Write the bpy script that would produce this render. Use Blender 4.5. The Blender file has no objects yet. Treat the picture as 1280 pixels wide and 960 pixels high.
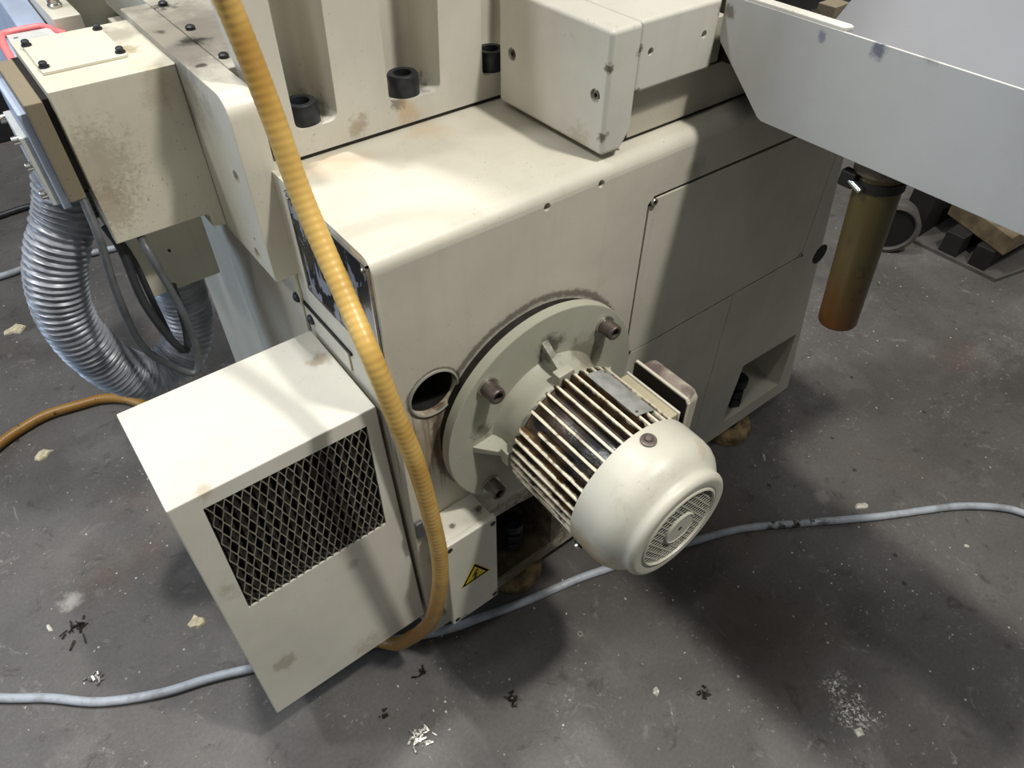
import bpy, bmesh, math, random
from mathutils import Vector as V, Matrix as M
random.seed(7)
SC = bpy.context.scene
COL = SC.collection
PI = math.pi

# ------------------------------------------------------------------ camera
cam = bpy.data.cameras.new('camera'); camo = bpy.data.objects.new('camera', cam); COL.objects.link(camo)
pit, yaw, roll = math.radians(44.885), math.radians(37.877), math.radians(0.333)
fh = V((math.sin(yaw), math.cos(yaw), 0)); rr = V((math.cos(yaw), -math.sin(yaw), 0))
Fw = fh*math.cos(pit) - V((0, 0, 1))*math.sin(pit); U0 = rr.cross(Fw)
Rv = rr*math.cos(roll) + U0*math.sin(roll); Uv = U0*math.cos(roll) - rr*math.sin(roll)
mw = M((( Rv.x, Uv.x, -Fw.x, 0), (Rv.y, Uv.y, -Fw.y, 0), (Rv.z, Uv.z, -Fw.z, 0), (0, 0, 0, 1)))
camo.matrix_world = M.Translation((0, 0, 1.35)) @ mw
cam.sensor_width = 36; cam.lens = 36*880.62/1280; cam.clip_start = 0.02
SC.camera = camo

# ------------------------------------------------------------------ world, lamps, exposure
w = bpy.data.worlds.new('workshop_air'); SC.world = w; w.use_nodes = True
w.node_tree.nodes['Background'].inputs[0].default_value = (0.92, 0.96, 1.0, 1)
w.node_tree.nodes['Background'].inputs[1].default_value = 0.115
def lamp(name, loc, target, size, power, col, sy=None):
    l = bpy.data.lights.new(name, 'AREA'); l.energy = power; l.color = col; l.size = size
    if sy: l.shape = 'RECTANGLE'; l.size_y = sy
    o = bpy.data.objects.new(name, l); COL.objects.link(o); o.location = loc
    o.rotation_euler = (V(target)-V(loc)).to_track_quat('-Z', 'Y').to_euler()
    return o
lamp('ceiling_lamp_front', (1.05, -0.50, 3.4), (0.5, 0.6, 0.6), 0.16, 64, (1.0, 0.97, 0.91))
lamp('ceiling_lamp_rear', (0.25, 1.60, 4.2), (0.3, 0.5, 0), 0.20, 76, (1.0, 0.98, 0.95))
lamp('ceiling_lamp_left', (-1.0, 1.5, 3.1), (0.5, 0.3, 0.3), 0.22, 25, (0.97, 0.98, 1.0))
lamp('fill_lamp_right', (2.6, 2.2, 4.2), (2.6, 2.2, 0), 1.5, 16, (1.0, 0.98, 0.95), 0.25)  # this and the next two: unseen fill lamps added to lift ambient light
lamp('fill_lamp_left', (-1.8, -0.2, 4.4), (-1.8, -0.2, 0), 1.5, 26, (1.0, 0.98, 0.95), 0.25)
lamp('fill_lamp_front', (1.8, -1.4, 4.6), (1.8, -1.4, 0), 1.5, 30, (1.0, 0.98, 0.95), 0.25)
lamp('daylight_door', (-3.0, 3.0, 1.3), (0.4, 0.5, 0.7), 1.8, 56, (0.58, 0.76, 1.0), 1.6)
vs = SC.view_settings
vs.view_transform = 'Standard'; vs.look = 'None'; vs.gamma = 1; vs.use_curve_mapping = False
vs.exposure = 0.08

# ------------------------------------------------------------------ materials
def lin(c): return tuple(((x/255+0.055)/1.055)**2.4 if x/255 > 0.04045 else x/255/12.92 for x in c)
class NT:
    def __init__(s, name):
        s.m = bpy.data.materials.new(name); s.m.use_nodes = True; s.t = s.m.node_tree
        s.b = s.t.nodes['Principled BSDF']; s._p = None
    def n(s, ty, **kw):
        x = s.t.nodes.new(ty)
        for k, v in kw.items(): setattr(x, k, v)
        return x
    def l(s, a, b): s.t.links.new(a, b)
    def setv(s, sock, v):
        if isinstance(v, bpy.types.NodeSocket): s.l(v, sock)
        elif isinstance(v, (tuple, list)) and len(v) == 3 and sock.type == 'RGBA': sock.default_value = (*v, 1)
        else: sock.default_value = v
    @property
    def pos(s):
        if s._p is None: s._p = s.n('ShaderNodeNewGeometry').outputs['Position']
        return s._p
    def math(s, op, a, b=None, c=None, clamp=False):
        x = s.n('ShaderNodeMath', operation=op, use_clamp=clamp)
        for i, v in enumerate((a, b, c)):
            if v is not None: s.setv(x.inputs[i], v)
        return x.outputs[0]
    def vm(s, op, a, b=None):
        x = s.n('ShaderNodeVectorMath', operation=op); s.setv(x.inputs[0], a)
        if b is not None: s.setv(x.inputs[1], b)
        return x
    def scalev(s, v, off=(0, 0, 0)):
        x = s.n('ShaderNodeMapping'); s.l(s.pos, x.inputs[0]); x.inputs['Scale'].default_value = v; x.inputs['Location'].default_value = off
        return x.outputs[0]
    def noise(s, scale, detail=3, rough=0.55, vec=None, dist=0):
        x = s.n('ShaderNodeTexNoise'); s.l(vec if vec is not None else s.pos, x.inputs['Vector'])
        x.inputs['Scale'].default_value = scale; x.inputs['Detail'].default_value = detail; x.inputs['Roughness'].default_value = rough; x.inputs['Distortion'].default_value = dist
        return x.outputs['Fac']
    def voro(s, scale, vec=None, out='Distance'):
        x = s.n('ShaderNodeTexVoronoi'); s.l(vec if vec is not None else s.pos, x.inputs['Vector']); x.inputs['Scale'].default_value = scale
        return x.outputs[out]
    def step(s, v, a, b):           # smooth ramp a..b -> 0..1
        x = s.n('ShaderNodeMapRange', interpolation_type='SMOOTHSTEP'); s.setv(x.inputs[0], v)
        x.inputs[1].default_value = a; x.inputs[2].default_value = b
        return x.outputs[0]
    def mix(s, f, a, b):
        x = s.n('ShaderNodeMix', data_type='RGBA'); s.setv(x.inputs[0], f); s.setv(x.inputs[6], a); s.setv(x.inputs[7], b)
        return x.outputs[2]
    def near(s, c, r, soft=0.6, warp=0.5, ws=25, drip=False):     # ragged blotch round a point
        d = s.vm('DISTANCE', s.pos, tuple(c)).outputs['Value']
        f = s.math('MULTIPLY_ADD', d, -0.5/r, 0.5)
        return s.step(s.math('ADD', s.noise(1 if drip else ws, 7 if not drip else 3, 0.72 if not drip else 0.5, s.scalev((150, 150, 5)) if drip else None), s.math('MAXIMUM', f, -0.6)), 0.58, 0.88)
    def bump(s, h, strength=0.2, dist=0.002):
        x = s.n('ShaderNodeBump'); x.inputs['Strength'].default_value = strength; x.inputs['Distance'].default_value = dist
        s.l(h, x.inputs['Height']); s.l(x.outputs[0], s.b.inputs['Normal'])
    def done(s, col, rough=0.5, metal=0, spec=0.5):
        s.setv(s.b.inputs['Base Color'], col); s.setv(s.b.inputs['Roughness'], rough); s.setv(s.b.inputs['Metallic'], metal)
        s.b.inputs['Specular IOR Level'].default_value = spec
        return s.m

def plain(name, c, rough=0.5, metal=0, var=0.25, scale=40, spec=0.5, bump=0):
    t = NT(name); c = lin(c)
    f = t.step(t.noise(scale, 4), 0.3, 0.7)
    col = t.mix(f, tuple(x*(1-var) for x in c), tuple(x*(1+var*0.5) for x in c))
    if bump: t.bump(t.noise(scale*6, 3), bump)
    return t.done(col, rough, metal, spec)

def paint(name, c, dirt=(92, 78, 56), amt=0.35, speck=0.6, streak=0.3, rough=0.42, spots=(), chips=0.0, rings=()):
    t = NT(name); c = lin(c); d = lin(dirt)
    big = t.noise(5, 5, 0.6)
    col = t.mix(t.step(big, 0.35, 0.7), c, tuple(c[i]*0.86+d[i]*0.08 for i in range(3)))
    grime = t.math('MULTIPLY', t.step(t.noise(14, 6, 0.7), 0.55, 0.8), amt)
    col = t.mix(grime, col, tuple((c[i]+d[i])/2 for i in range(3)))
    if streak:
        st = t.noise(1, 3, 0.5, t.scalev((46, 46, 2.6)))
        col = t.mix(t.math('MULTIPLY', t.step(st, 0.55, 0.78), streak), col, tuple(c[i]*0.6+d[i]*0.4 for i in range(3)))
    for s in spots:
        cc, r, co, a = s[:4]; kw = s[4] if len(s) > 4 else {}
        col = t.mix(t.math('MULTIPLY', t.near(cc, r, **kw), a), col, lin(co))
    for cx, cz, r0, wd, co, a in rings:
        sp_ = t.n('ShaderNodeSeparateXYZ'); t.l(t.pos, sp_.inputs[0])
        ax_ = t.math('SUBTRACT', sp_.outputs[0], cx); az_ = t.math('SUBTRACT', sp_.outputs[2], cz)
        d_ = t.math('ABSOLUTE', t.math('SUBTRACT', t.math('SQRT', t.math('ADD', t.math('MULTIPLY', ax_, ax_), t.math('MULTIPLY', az_, az_))), r0))
        f_ = t.math('ADD', t.noise(60, 7, 0.75), t.math('MAXIMUM', t.math('MULTIPLY_ADD', d_, -0.5/wd, 0.5), -0.6))
        col = t.mix(t.math('MULTIPLY', t.step(f_, 0.62, 0.9), a), col, lin(co))
    if speck:
        sp = t.math('MULTIPLY', t.step(t.noise(260, 1, 0.4), 0.70, 0.75), t.step(t.noise(9, 4), 0.44, 0.62))
        col = t.mix(t.math('MULTIPLY', sp, speck), col, lin((60, 50, 38)))
    if chips:
        ch = t.step(t.noise(30, 6, 0.75), 0.70, 0.74)
        col = t.mix(t.math('MULTIPLY', ch, chips), col, lin((48, 42, 36)))
    t.bump(t.noise(180, 3), 0.06, 0.001)
    r = t.math('MULTIPLY_ADD', t.noise(20, 4), 0.25, rough-0.1)
    return t.done(col, r, 0, 0.45)

BEIGE = (202, 197, 181)
blk = (40, 33, 26)
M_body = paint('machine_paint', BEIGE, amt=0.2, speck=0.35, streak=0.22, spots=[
    ((0.322, 0.58, 0.640), 0.05, (120, 98, 70), 0.55, dict(warp=0.7, ws=60)),
    ((0.335, 0.58, 0.575), 0.11, (128, 104, 72), 0.75, dict(drip=True)),
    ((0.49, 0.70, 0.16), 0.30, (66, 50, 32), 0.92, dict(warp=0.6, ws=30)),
    ((0.50, 0.60, 0.07), 0.16, (96, 78, 50), 0.8, dict(warp=0.6, ws=40)),
    ((0.30, 0.585, 0.30), 0.05, (120, 100, 72), 0.4, dict(warp=0.7, ws=50)),
    ((0.33, 0.80, 0.911), 0.07, (196, 172, 140), 0.5, dict(warp=0.6, ws=14)),
    ((0.48, 0.82, 0.911), 0.05, (190, 168, 138), 0.45, dict(warp=0.6, ws=16)),
    ((0.79, 0.583, 0.85), 0.03, (110, 96, 72), 0.35, dict(warp=0.8, ws=40))],
    rings=[(0.492, 0.570, 0.177, 0.011, (66, 55, 41), 0.65), (0.322, 0.675, 0.0405, 0.006, (76, 62, 46), 0.7)])
M_col = paint('column_paint', (204, 200, 187), amt=0.2, speck=0.3, streak=0.12, spots=[
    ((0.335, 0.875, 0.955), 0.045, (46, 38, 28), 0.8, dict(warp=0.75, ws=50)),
    ((0.312, 0.885, 0.985), 0.03, (70, 58, 42), 0.6, dict(warp=0.8, ws=120)),
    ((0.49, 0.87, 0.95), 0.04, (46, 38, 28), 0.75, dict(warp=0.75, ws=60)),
    ((0.45, 0.836, 0.95), 0.02, (80, 66, 48), 0.7, dict(warp=0.7, ws=60)),
    ((0.465, 0.83, 0.93), 0.03, (186, 150, 96), 0.5, dict(warp=0.8, ws=60)),
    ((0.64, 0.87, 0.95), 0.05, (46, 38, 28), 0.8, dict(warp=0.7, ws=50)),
    ((0.39, 0.83, 0.935), 0.025, (130, 96, 54), 0.5, dict(warp=0.85, ws=70))])
M_guard = paint('guard_paint', (206, 203, 191), amt=0.15, speck=0.3, streak=0.15, rough=0.38, spots=[
    ((0.607, 0.599, 1.03), 0.010, (70, 52, 34), 0.85, dict(ws=160)), ((0.607, 0.599, 0.945), 0.012, (70, 52, 34), 0.8, dict(ws=160)),
    ((0.653, 0.60, 0.93), 0.014, (60, 46, 32), 0.8, dict(ws=140)), ((0.656, 0.60, 1.04), 0.010, (60, 50, 40), 0.8, dict(ws=160)), ((0.66, 0.60, 0.988), 0.010, (60, 50, 40), 0.8, dict(ws=160)),
    ((0.798, 0.60, 1.06), 0.012, (90, 78, 60), 0.7, dict(ws=160)), ((0.606, 0.64, 0.93), 0.03, (150, 134, 104), 0.4, dict(ws=90))])
M_way = paint('slab_paint', (190, 184, 166), amt=0.25, speck=0.3, streak=0.0)
M_seal = plain('black_grease_and_shade', (30, 24, 19), 0.5, 0, 0.5, 80)  # greasy joints; also the painted darkness of the gap beyond the tray lip
M_gear = paint('gearbox_paint', (204, 199, 180), amt=0.35, speck=0.55, streak=0.3, spots=[
    ((0.09, 1.0, 0.90), 0.085, (122, 104, 74), 0.42, dict(ws=150)),
    ((0.085, 1.0, 0.84), 0.06, (124, 104, 74), 0.45, dict(ws=170)),
    ((0.20, 1.0, 0.98), 0.04, (150, 132, 98), 0.4, dict(warp=0.7, ws=30)),
    ((0.20, 1.16, 1.0), 0.06, (110, 102, 92), 0.5, dict(warp=0.7, ws=30)),
    ((0.195, 1.09, 1.0), 0.025, (130, 110, 60), 0.6, dict(warp=0.7, ws=50))])
M_dirt = paint('caked_grime', (126, 116, 96), amt=0.8, speck=0.9, streak=0.3, rough=0.7, chips=0.8)
M_plate = paint('cover_plate_paint', (208, 203, 186), amt=0.55, speck=0.1, streak=0, rough=0.35)
M_beamtop = paint('saddle_paint', (205, 200, 184), amt=0.25, speck=0.4, streak=0.15, rough=0.4, spots=[
    ((0.25, 1.05, 1.01), 0.18, (128, 120, 108), 0.75, dict(warp=0.5, ws=12)),
    ((0.30, 1.10, 1.01), 0.25, (130, 124, 114), 0.75, dict(warp=0.3, ws=10)),
    ((0.268, 1.04, 1.011), 0.03, (28, 24, 20), 0.9, dict(warp=0.8, ws=40)),
    ((0.285, 1.21, 1.011), 0.03, (28, 24, 20), 0.9, dict(warp=0.8, ws=40)),
    ((0.245, 0.95, 1.01), 0.012, (40, 34, 28), 0.8, dict(warp=0.8, ws=70)),
    ((0.245, 1.10, 1.01), 0.014, (40, 34, 28), 0.8, dict(warp=0.8, ws=70))])
M_sheet = paint('tray_sheet_paint', (188, 188, 184), amt=0.12, speck=0.15, streak=0.06, rough=0.4, spots=[
    ((0.80, 0.385, 1.070), 0.015, (96, 98, 112), 0.9, dict(warp=0.85, ws=70)),
    ((0.80, 0.455, 1.066), 0.009, (110, 112, 130), 0.8, dict(warp=0.85, ws=80)),
    ((0.80, 0.59, 1.06), 0.015, (86, 70, 50), 0.7, dict(warp=0.8, ws=80)),
    ((0.80, 0.33, 1.078), 0.012, (110, 104, 98), 0.5, dict(warp=0.85, ws=90))])
M_lip = paint('lip_paint', (214, 212, 200), amt=0.5, speck=0.6, streak=0, chips=0.8)
M_table = paint('table_paint', (112, 114, 118), amt=0.12, speck=0.1, streak=0)
M_cool = paint('cabinet_paint', (211, 208, 195), amt=0.15, speck=0.3, streak=0.08, rough=0.4, spots=[
    ((0.228, 0.63, 0.40), 0.014, (128, 116, 92), 0.5, dict(warp=0.8, ws=60)),
    ((0.16, 0.60, 0.38), 0.02, (132, 120, 96), 0.45, dict(warp=0.8, ws=50)),
    ((0.01, 0.59, 0.25), 0.03, (120, 108, 84), 0.45, dict(warp=0.8, ws=60)),
    ((0.02, 0.63, 0.655), 0.02, (160, 142, 110), 0.5, dict(warp=0.8, ws=70)),
    ((0.24, 0.76, 0.655), 0.03, (150, 120, 84), 0.55, dict(warp=0.8, ws=60)),
    ((-0.01, 0.60, 0.47), 0.03, (140, 126, 98), 0.4, dict(warp=0.8, ws=50)),
    ((0.15, 0.585, 0.15), 0.05, (140, 124, 94), 0.35, dict(warp=0.8, ws=40))])
M_cooldark = plain('cabinet_inside_shade', (34, 32, 28), 0.8, 0, 0.4, 60)
M_wire = plain('mesh_steel', (158, 152, 138), 0.5, 0.4, 0.3, 60)
M_coil = plain('radiator_fin', (52, 47, 40), 0.7, 0.1, 0.5, 50)
M_jb = paint('junction_box_paint', (214, 211, 196), amt=0.15, speck=0.5, streak=0.05, rough=0.4, spots=[
    ((0.36, 0.55, 0.414), 0.012, (50, 42, 30), 0.8, dict(warp=0.8, ws=90)),
    ((0.31, 0.55, 0.414), 0.008, (60, 50, 36), 0.8, dict(warp=0.8, ws=90)),
    ((0.30, 0.52, 0.17), 0.02, (110, 96, 66), 0.6, dict(warp=0.8, ws=70)),
    ((0.375, 0.52, 0.18), 0.02, (90, 78, 54), 0.6, dict(warp=0.8, ws=70))])
M_fl = paint('flange_paint', (174, 173, 156), amt=0.35, speck=0.5, streak=0.1, rough=0.5, spots=[
    ((0.495, 0.549, 0.69), 0.035, (46, 38, 26), 0.8, dict(warp=0.75, ws=60)),
    ((0.375, 0.549, 0.595), 0.026, (60, 50, 34), 0.7, dict(warp=0.75, ws=70)),
    ((0.56, 0.549, 0.64), 0.06, (84, 74, 54), 0.55, dict(warp=0.6, ws=40)),
    ((0.43, 0.53, 0.54), 0.05, (90, 76, 50), 0.5, dict(warp=0.6, ws=50))])
M_cowl = paint('fan_cowl_paint', (190, 187, 172), amt=0.6, speck=0.3, streak=0.0, rough=0.40, spots=[
    ((0.405, 0.335, 0.53), 0.075, (176, 158, 126), 0.6, dict(ws=45)),
    ((0.40, 0.34, 0.55), 0.05, (170, 148, 112), 0.5, dict(warp=0.6, ws=40)),
    ((0.42, 0.34, 0.52), 0.025, (130, 108, 76), 0.45, dict(warp=0.75, ws=60)),
    ((0.55, 0.31, 0.655), 0.02, (170, 150, 116), 0.4, dict(warp=0.75, ws=60))])
def oily(name):
    t = NT(name); c = lin((214, 206, 182))
    sep = t.n('ShaderNodeSeparateXYZ'); t.l(t.pos, sep.inputs[0])
    dx = t.math('SUBTRACT', sep.outputs[0], 0.492); dz = t.math('SUBTRACT', sep.outputs[2], 0.570)
    r = t.math('SQRT', t.math('ADD', t.math('MULTIPLY', dx, dx), t.math('MULTIPLY', dz, dz)))
    r2 = t.math('ADD', r, t.math('MULTIPLY_ADD', t.noise(55, 5, 0.7), 0.018, -0.009))
    oil = t.step(r2, 0.1068, 0.1015)
    dk = t.mix(t.step(t.noise(38, 5), 0.35, 0.65), lin((34, 25, 17)), lin((92, 70, 46)))
    dk = t.mix(t.near((0.44, 0.40, 0.635), 0.06, warp=0.6), dk, lin((20, 16, 14)))
    col = t.mix(oil, c, dk)
    wet = t.step(t.noise(22, 3), 0.5, 0.62)
    ro = t.math('MULTIPLY_ADD', wet, -0.3, 0.55)
    t.bump(t.noise(200, 4), 0.25, 0.002)
    return t.done(col, ro, 0, 0.5)
M_fin = oily('oily_fin_paint')
M_lidtop = paint('terminal_lid_paint', (182, 176, 158), amt=0.4, speck=0.5, streak=0.1, spots=[
    ((0.615, 0.46, 0.645), 0.04, (92, 76, 74), 0.95, dict(warp=0.6, ws=45)),
    ((0.622, 0.40, 0.645), 0.02, (92, 76, 70), 0.85, dict(warp=0.85, ws=80)),
    ((0.617, 0.425, 0.642), 0.05, (134, 120, 112), 0.8, dict(warp=0.4, ws=30))])
M_pad = paint('terminal_pad_paint', (178, 168, 142), amt=0.7, speck=0.9, streak=0, rough=0.6)
M_alu = plain('worn_aluminium', (158, 158, 152), 0.5, 0.25, 0.2, 60)
M_bolt = plain('dull_steel_bolt', (112, 102, 96), 0.45, 0.6, 0.45, 60)
M_black = plain('black_oxide', (44, 46, 50), 0.42, 0.3, 0.4, 70)
M_hole = plain('socket_black', (10, 9, 8), 0.7, 0, 0.2, 50)
M_zinc = plain('bright_zinc', (200, 198, 190), 0.25, 0.95, 0.2, 80)
M_white = plain('grey_lug_paint', (206, 200, 178), 0.5, 0, 0.3, 50)
M_steelrim = paint('worn_rim', (150, 150, 138), amt=0.6, speck=0.8, streak=0, chips=0.8)
def yellow_mat():
    t = NT('yellow_conduit_plastic')
    sep = t.n('ShaderNodeSeparateXYZ'); t.l(t.pos, sep.inputs[0])
    low = t.step(t.math('ADD', sep.outputs[2], t.math('MULTIPLY', t.noise(20, 4), 0.3)), 0.62, 0.30)
    col = t.mix(t.step(t.noise(12, 4), 0.4, 0.65), lin((204, 168, 92)), lin((180, 140, 68)))
    col = t.mix(t.math('MULTIPLY', low, 0.75), col, lin((142, 98, 40)))
    col = t.mix(t.math('MULTIPLY', t.step(t.noise(40, 6, 0.7), 0.58, 0.7), low), col, lin((70, 44, 22)))
    return t.done(col, 0.36, 0, 0.5)
M_yel = yellow_mat()
M_duct = plain('grey_corrugated_plastic', (150, 154, 162), 0.34, 0.1, 0.35, 18, 0.6)
M_cable = plain('dark_rubber_cable', (46, 47, 50), 0.4, 0, 0.3, 30)
M_cable2 = plain('grey_rubber_cable', (86, 88, 90), 0.4, 0, 0.3, 30)
def greycable():
    t = NT('grey_cable_sheath')
    col = t.mix(t.step(t.noise(30, 5, 0.65), 0.4, 0.7), lin((176, 182, 190)), lin((146, 148, 150)))
    m = t.math('MULTIPLY', t.near((1.05, 0.30, 0.0), 0.12, warp=0.3), t.step(t.noise(50, 5, 0.7), 0.46, 0.58))
    col = t.mix(m, col, lin((38, 32, 26)))
    return t.done(col, 0.45, 0, 0.4)
M_gcab = greycable()
M_amber = (lambda: (lambda t: (t.bump(t.noise(120, 3), 0.15), t.done(t.mix(t.step(t.math('ADD', t.n('ShaderNodeSeparateXYZ').outputs[2], 0) if False else t.noise(9, 4), 0.35, 0.68), lin((112, 92, 52)), lin((92, 62, 28))), 0.32, 0, 0.5))[1])(NT('amber_plastic')))()
def amber():
    t = NT('stained_amber_tube')
    sep = t.n('ShaderNodeSeparateXYZ'); t.l(t.pos, sep.inputs[0])
    f = t.step(t.math('ADD', sep.outputs[2], t.math('MULTIPLY', t.noise(16, 4), 0.12)), 0.88, 0.72)
    col = t.mix(f, lin((92, 80, 46)), lin((104, 58, 18)))
    col = t.mix(t.step(t.noise(30, 5, 0.7), 0.56, 0.74), col, lin((44, 31, 16)))
    return t.done(col, 0.3, 0, 0.5)
M_amb = amber()
M_rust = plain('rusty_pad', (136, 116, 84), 0.75, 0.1, 0.6, 45, 0.3, 0.3)
M_pink = plain('red_rim_paint', (232, 120, 122), 0.4, 0, 0.15, 20)
M_greytop = plain('pale_grey_paint', (190, 192, 190), 0.5, 0, 0.15, 30)
M_bluegr = plain('light_blue_grey_paint', (168, 180, 200), 0.45, 0, 0.15, 12)
M_brown = plain('dirty_brown_hollow', (96, 82, 66), 0.7, 0, 0.4, 40)
M_darkcab = plain('dark_cabinet_paint', (26, 26, 28), 0.5, 0, 0.3, 6)
M_wood = plain('tan_timber', (112, 98, 76), 0.7, 0, 0.4, 20)
M_slot = plain('dark_steel_and_shade', (34, 32, 30), 0.6, 0.2, 0.4, 20)  # dark steel parts; also painted shade in the round hole and tray end
M_greysteel = plain('grey_floor_steel', (84, 81, 77), 0.6, 0, 0.3, 14)
M_yellow = plain('sign_yellow', (228, 200, 40), 0.45, 0, 0.12, 90)
M_ink = plain('sign_black', (24, 22, 20), 0.5, 0, 0.1, 50)
M_flake = plain('cream_flake', (206, 194, 160), 0.7, 0, 0.3, 120)
M_chip = plain('bright_chip', (208, 204, 190), 0.5, 0.2, 0.3, 120)
M_dchip = plain('dark_swarf_steel', (60, 54, 48), 0.35, 0.7, 0.6, 150)
M_sw = plain('shiny_swarf_steel', (170, 166, 158), 0.3, 0.8, 0.6, 200)
def label_mat():
    t = NT('worn_black_label')
    v = t.scalev((1, 34, 15))
    f = t.step(t.noise(1, 4, 0.6, v, 0.6), 0.51, 0.54)
    s = t.step(t.noise(60, 5, 0.7), 0.48, 0.7)
    col = t.mix(f, t.mix(s, lin((26, 26, 30)), lin((60, 56, 52))), lin((146, 148, 156)))
    return t.done(col, t.math('MULTIPLY_ADD', f, 0.15, 0.25), 0.3, 0.5)
M_label = label_mat()
def floor_mat():
    t = NT('painted_concrete_floor')
    a, b, c = lin((102, 99, 96)), lin((82, 79, 76)), lin((121, 118, 114))
    col = t.mix(t.step(t.noise(1.7, 6, 0.62), 0.35, 0.65), a, b)
    col = t.mix(t.math('MULTIPLY', t.step(t.noise(4.5, 6, 0.7), 0.52, 0.72), 0.7), col, c)
    col = t.mix(t.math('MULTIPLY', t.step(t.noise(9, 7, 0.72), 0.55, 0.75), 0.5), col, lin((78, 70, 64)))
    col = t.mix(t.math('MULTIPLY', t.step(t.noise(2.6, 4, 0.6, t.scalev((1, 1, 1), (3, 7, 0))), 0.55, 0.75), 0.4), col, lin((112, 92, 80)))
    gr = t.math('MULTIPLY_ADD', t.noise(140, 5, 0.8), 0.9, 0.55)
    col = t.mix(1.0, col, col)
    hv = t.n('ShaderNodeHueSaturation'); t.l(col, hv.inputs['Color']); t.l(gr, hv.inputs['Value']); col = hv.outputs[0]
    col = t.mix(t.math('MULTIPLY', t.step(t.noise(17, 8, 0.75, None, 0.8), 0.56, 0.68), 0.6), col, lin((58, 52, 47)))
    col = t.mix(t.math('MULTIPLY', t.step(t.noise(13, 8, 0.78, t.scalev((1, 1, 1), (11, 4, 0)), 1.2), 0.57, 0.69), 0.45), col, lin((150, 146, 140)))
    col = t.mix(t.math('MULTIPLY', t.math('MULTIPLY', t.step(t.noise(75, 6, 0.8), 0.58, 0.66), t.step(t.noise(5, 3), 0.48, 0.6)), 0.7), col, lin((172, 168, 160)))
    # motor's cast shadow painted in brown, then a darker patch and pale marks
    col = t.mix(t.math('MULTIPLY', t.near((0.80, 0.20, 0), 0.22, warp=0.35, ws=7), 0.35), col, lin((74, 58, 46)))
    col = t.mix(t.math('MULTIPLY', t.near((0.60, 0.55, 0), 0.16, warp=0.35, ws=9), 0.5), col, lin((66, 62, 58)))
    for p, r, s in (((-0.2823, 1.1197, 0), 0.035, 0.8), ((1.18, 0.33, 0), 0.03, 0.3)):
        col = t.mix(t.math('MULTIPLY', t.near(p, r, warp=0.5, ws=30), s), col, lin((176, 172, 164)))
    # chipped scuff
    m = t.math('MAXIMUM', t.near((0.825, 0.052, 0), 0.042, ws=26), t.near((0.805, 0.002, 0), 0.055, ws=22))
    col = t.mix(t.math('MULTIPLY', m, t.step(t.noise(130, 7, 0.8, None, 0.6), 0.50, 0.58)), col, lin((216, 214, 206)))
    col = t.mix(t.math('MULTIPLY', m, t.step(t.noise(100, 7, 0.8, t.scalev((1, 1, 1), (5, 2, 0))), 0.54, 0.60)), col, lin((34, 29, 24)))
    # scattered fine white and dark fleck
    v = t.voro(38); sel = t.voro(38, out='Color')
    sp = t.n('ShaderNodeSeparateColor'); t.l(sel, sp.inputs[0])
    dense = t.step(t.noise(1.6, 3, 0.5), 0.40, 0.62)
    fl = t.math('MULTIPLY', t.step(v, 0.10, 0.06), t.math('GREATER_THAN', sp.outputs[0], t.math('MULTIPLY_ADD', dense, -0.35, 0.96)))
    col = t.mix(t.math('MULTIPLY', fl, 0.8), col, lin((206, 203, 194)))
    v2 = t.voro(21); sel2 = t.voro(21, out='Color'); sp2 = t.n('ShaderNodeSeparateColor'); t.l(sel2, sp2.inputs[0])
    fl2 = t.math('MULTIPLY', t.step(t.math('ADD', v2, t.math('MULTIPLY', t.noise(160, 3), 0.1)), 0.19, 0.14), t.math('GREATER_THAN', sp2.outputs[1], 0.9))
    col = t.mix(t.math('MULTIPLY', fl2, 0.75), col, lin((48, 43, 38)))
    scr = t.step(t.noise(1, 5, 0.6, t.scalev((60, 7, 1)), 1.0), 0.70, 0.74)
    col = t.mix(t.math('MULTIPLY', scr, 0.3), col, lin((170, 166, 158)))
    t.bump(t.noise(70, 6, 0.7), 0.12, 0.003)
    return t.done(col, t.math('MULTIPLY_ADD', t.noise(6, 4), 0.3, 0.36), 0, 0.35)
M_floor = floor_mat()

# ------------------------------------------------------------------ mesh helpers
def box(bm, x0, x1, y0, y1, z0, z1, bev=0, seg=3):
    b = bmesh.new()
    bmesh.ops.create_cube(b, size=1)
    for v in b.verts:
        v.co = ((x0+x1)/2+v.co.x*(x1-x0), (y0+y1)/2+v.co.y*(y1-y0), (z0+z1)/2+v.co.z*(z1-z0))
    if bev: bmesh.ops.bevel(b, geom=list(b.edges), offset=bev, segments=seg, profile=0.5, affect='EDGES')
    merge(bm, b); return bm
def merge(bm, b):
    me = bpy.data.meshes.new('t'); b.to_mesh(me); b.free(); bm.from_mesh(me); bpy.data.meshes.remove(me)
def hexa(bm, c8, bev=0, seg=3):      # 8 corners: bottom 4 ccw, top 4 ccw
    b = bmesh.new(); vs = [b.verts.new(c) for c in c8]
    for f in ((3, 2, 1, 0), (4, 5, 6, 7), (0, 1, 5, 4), (1, 2, 6, 5), (2, 3, 7, 6), (3, 0, 4, 7)): b.faces.new([vs[i] for i in f])
    bmesh.ops.recalc_face_normals(b, faces=b.faces)
    if bev: bmesh.ops.bevel(b, geom=list(b.edges), offset=bev, segments=seg, profile=0.5, affect='EDGES')
    merge(bm, b); return bm
def frame(d):
    d = V(d).normalized(); a = V((0, 0, 1)) if abs(d.z) < 0.9 else V((1, 0, 0))
    u = a.cross(d).normalized(); return d, u, d.cross(u)
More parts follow.
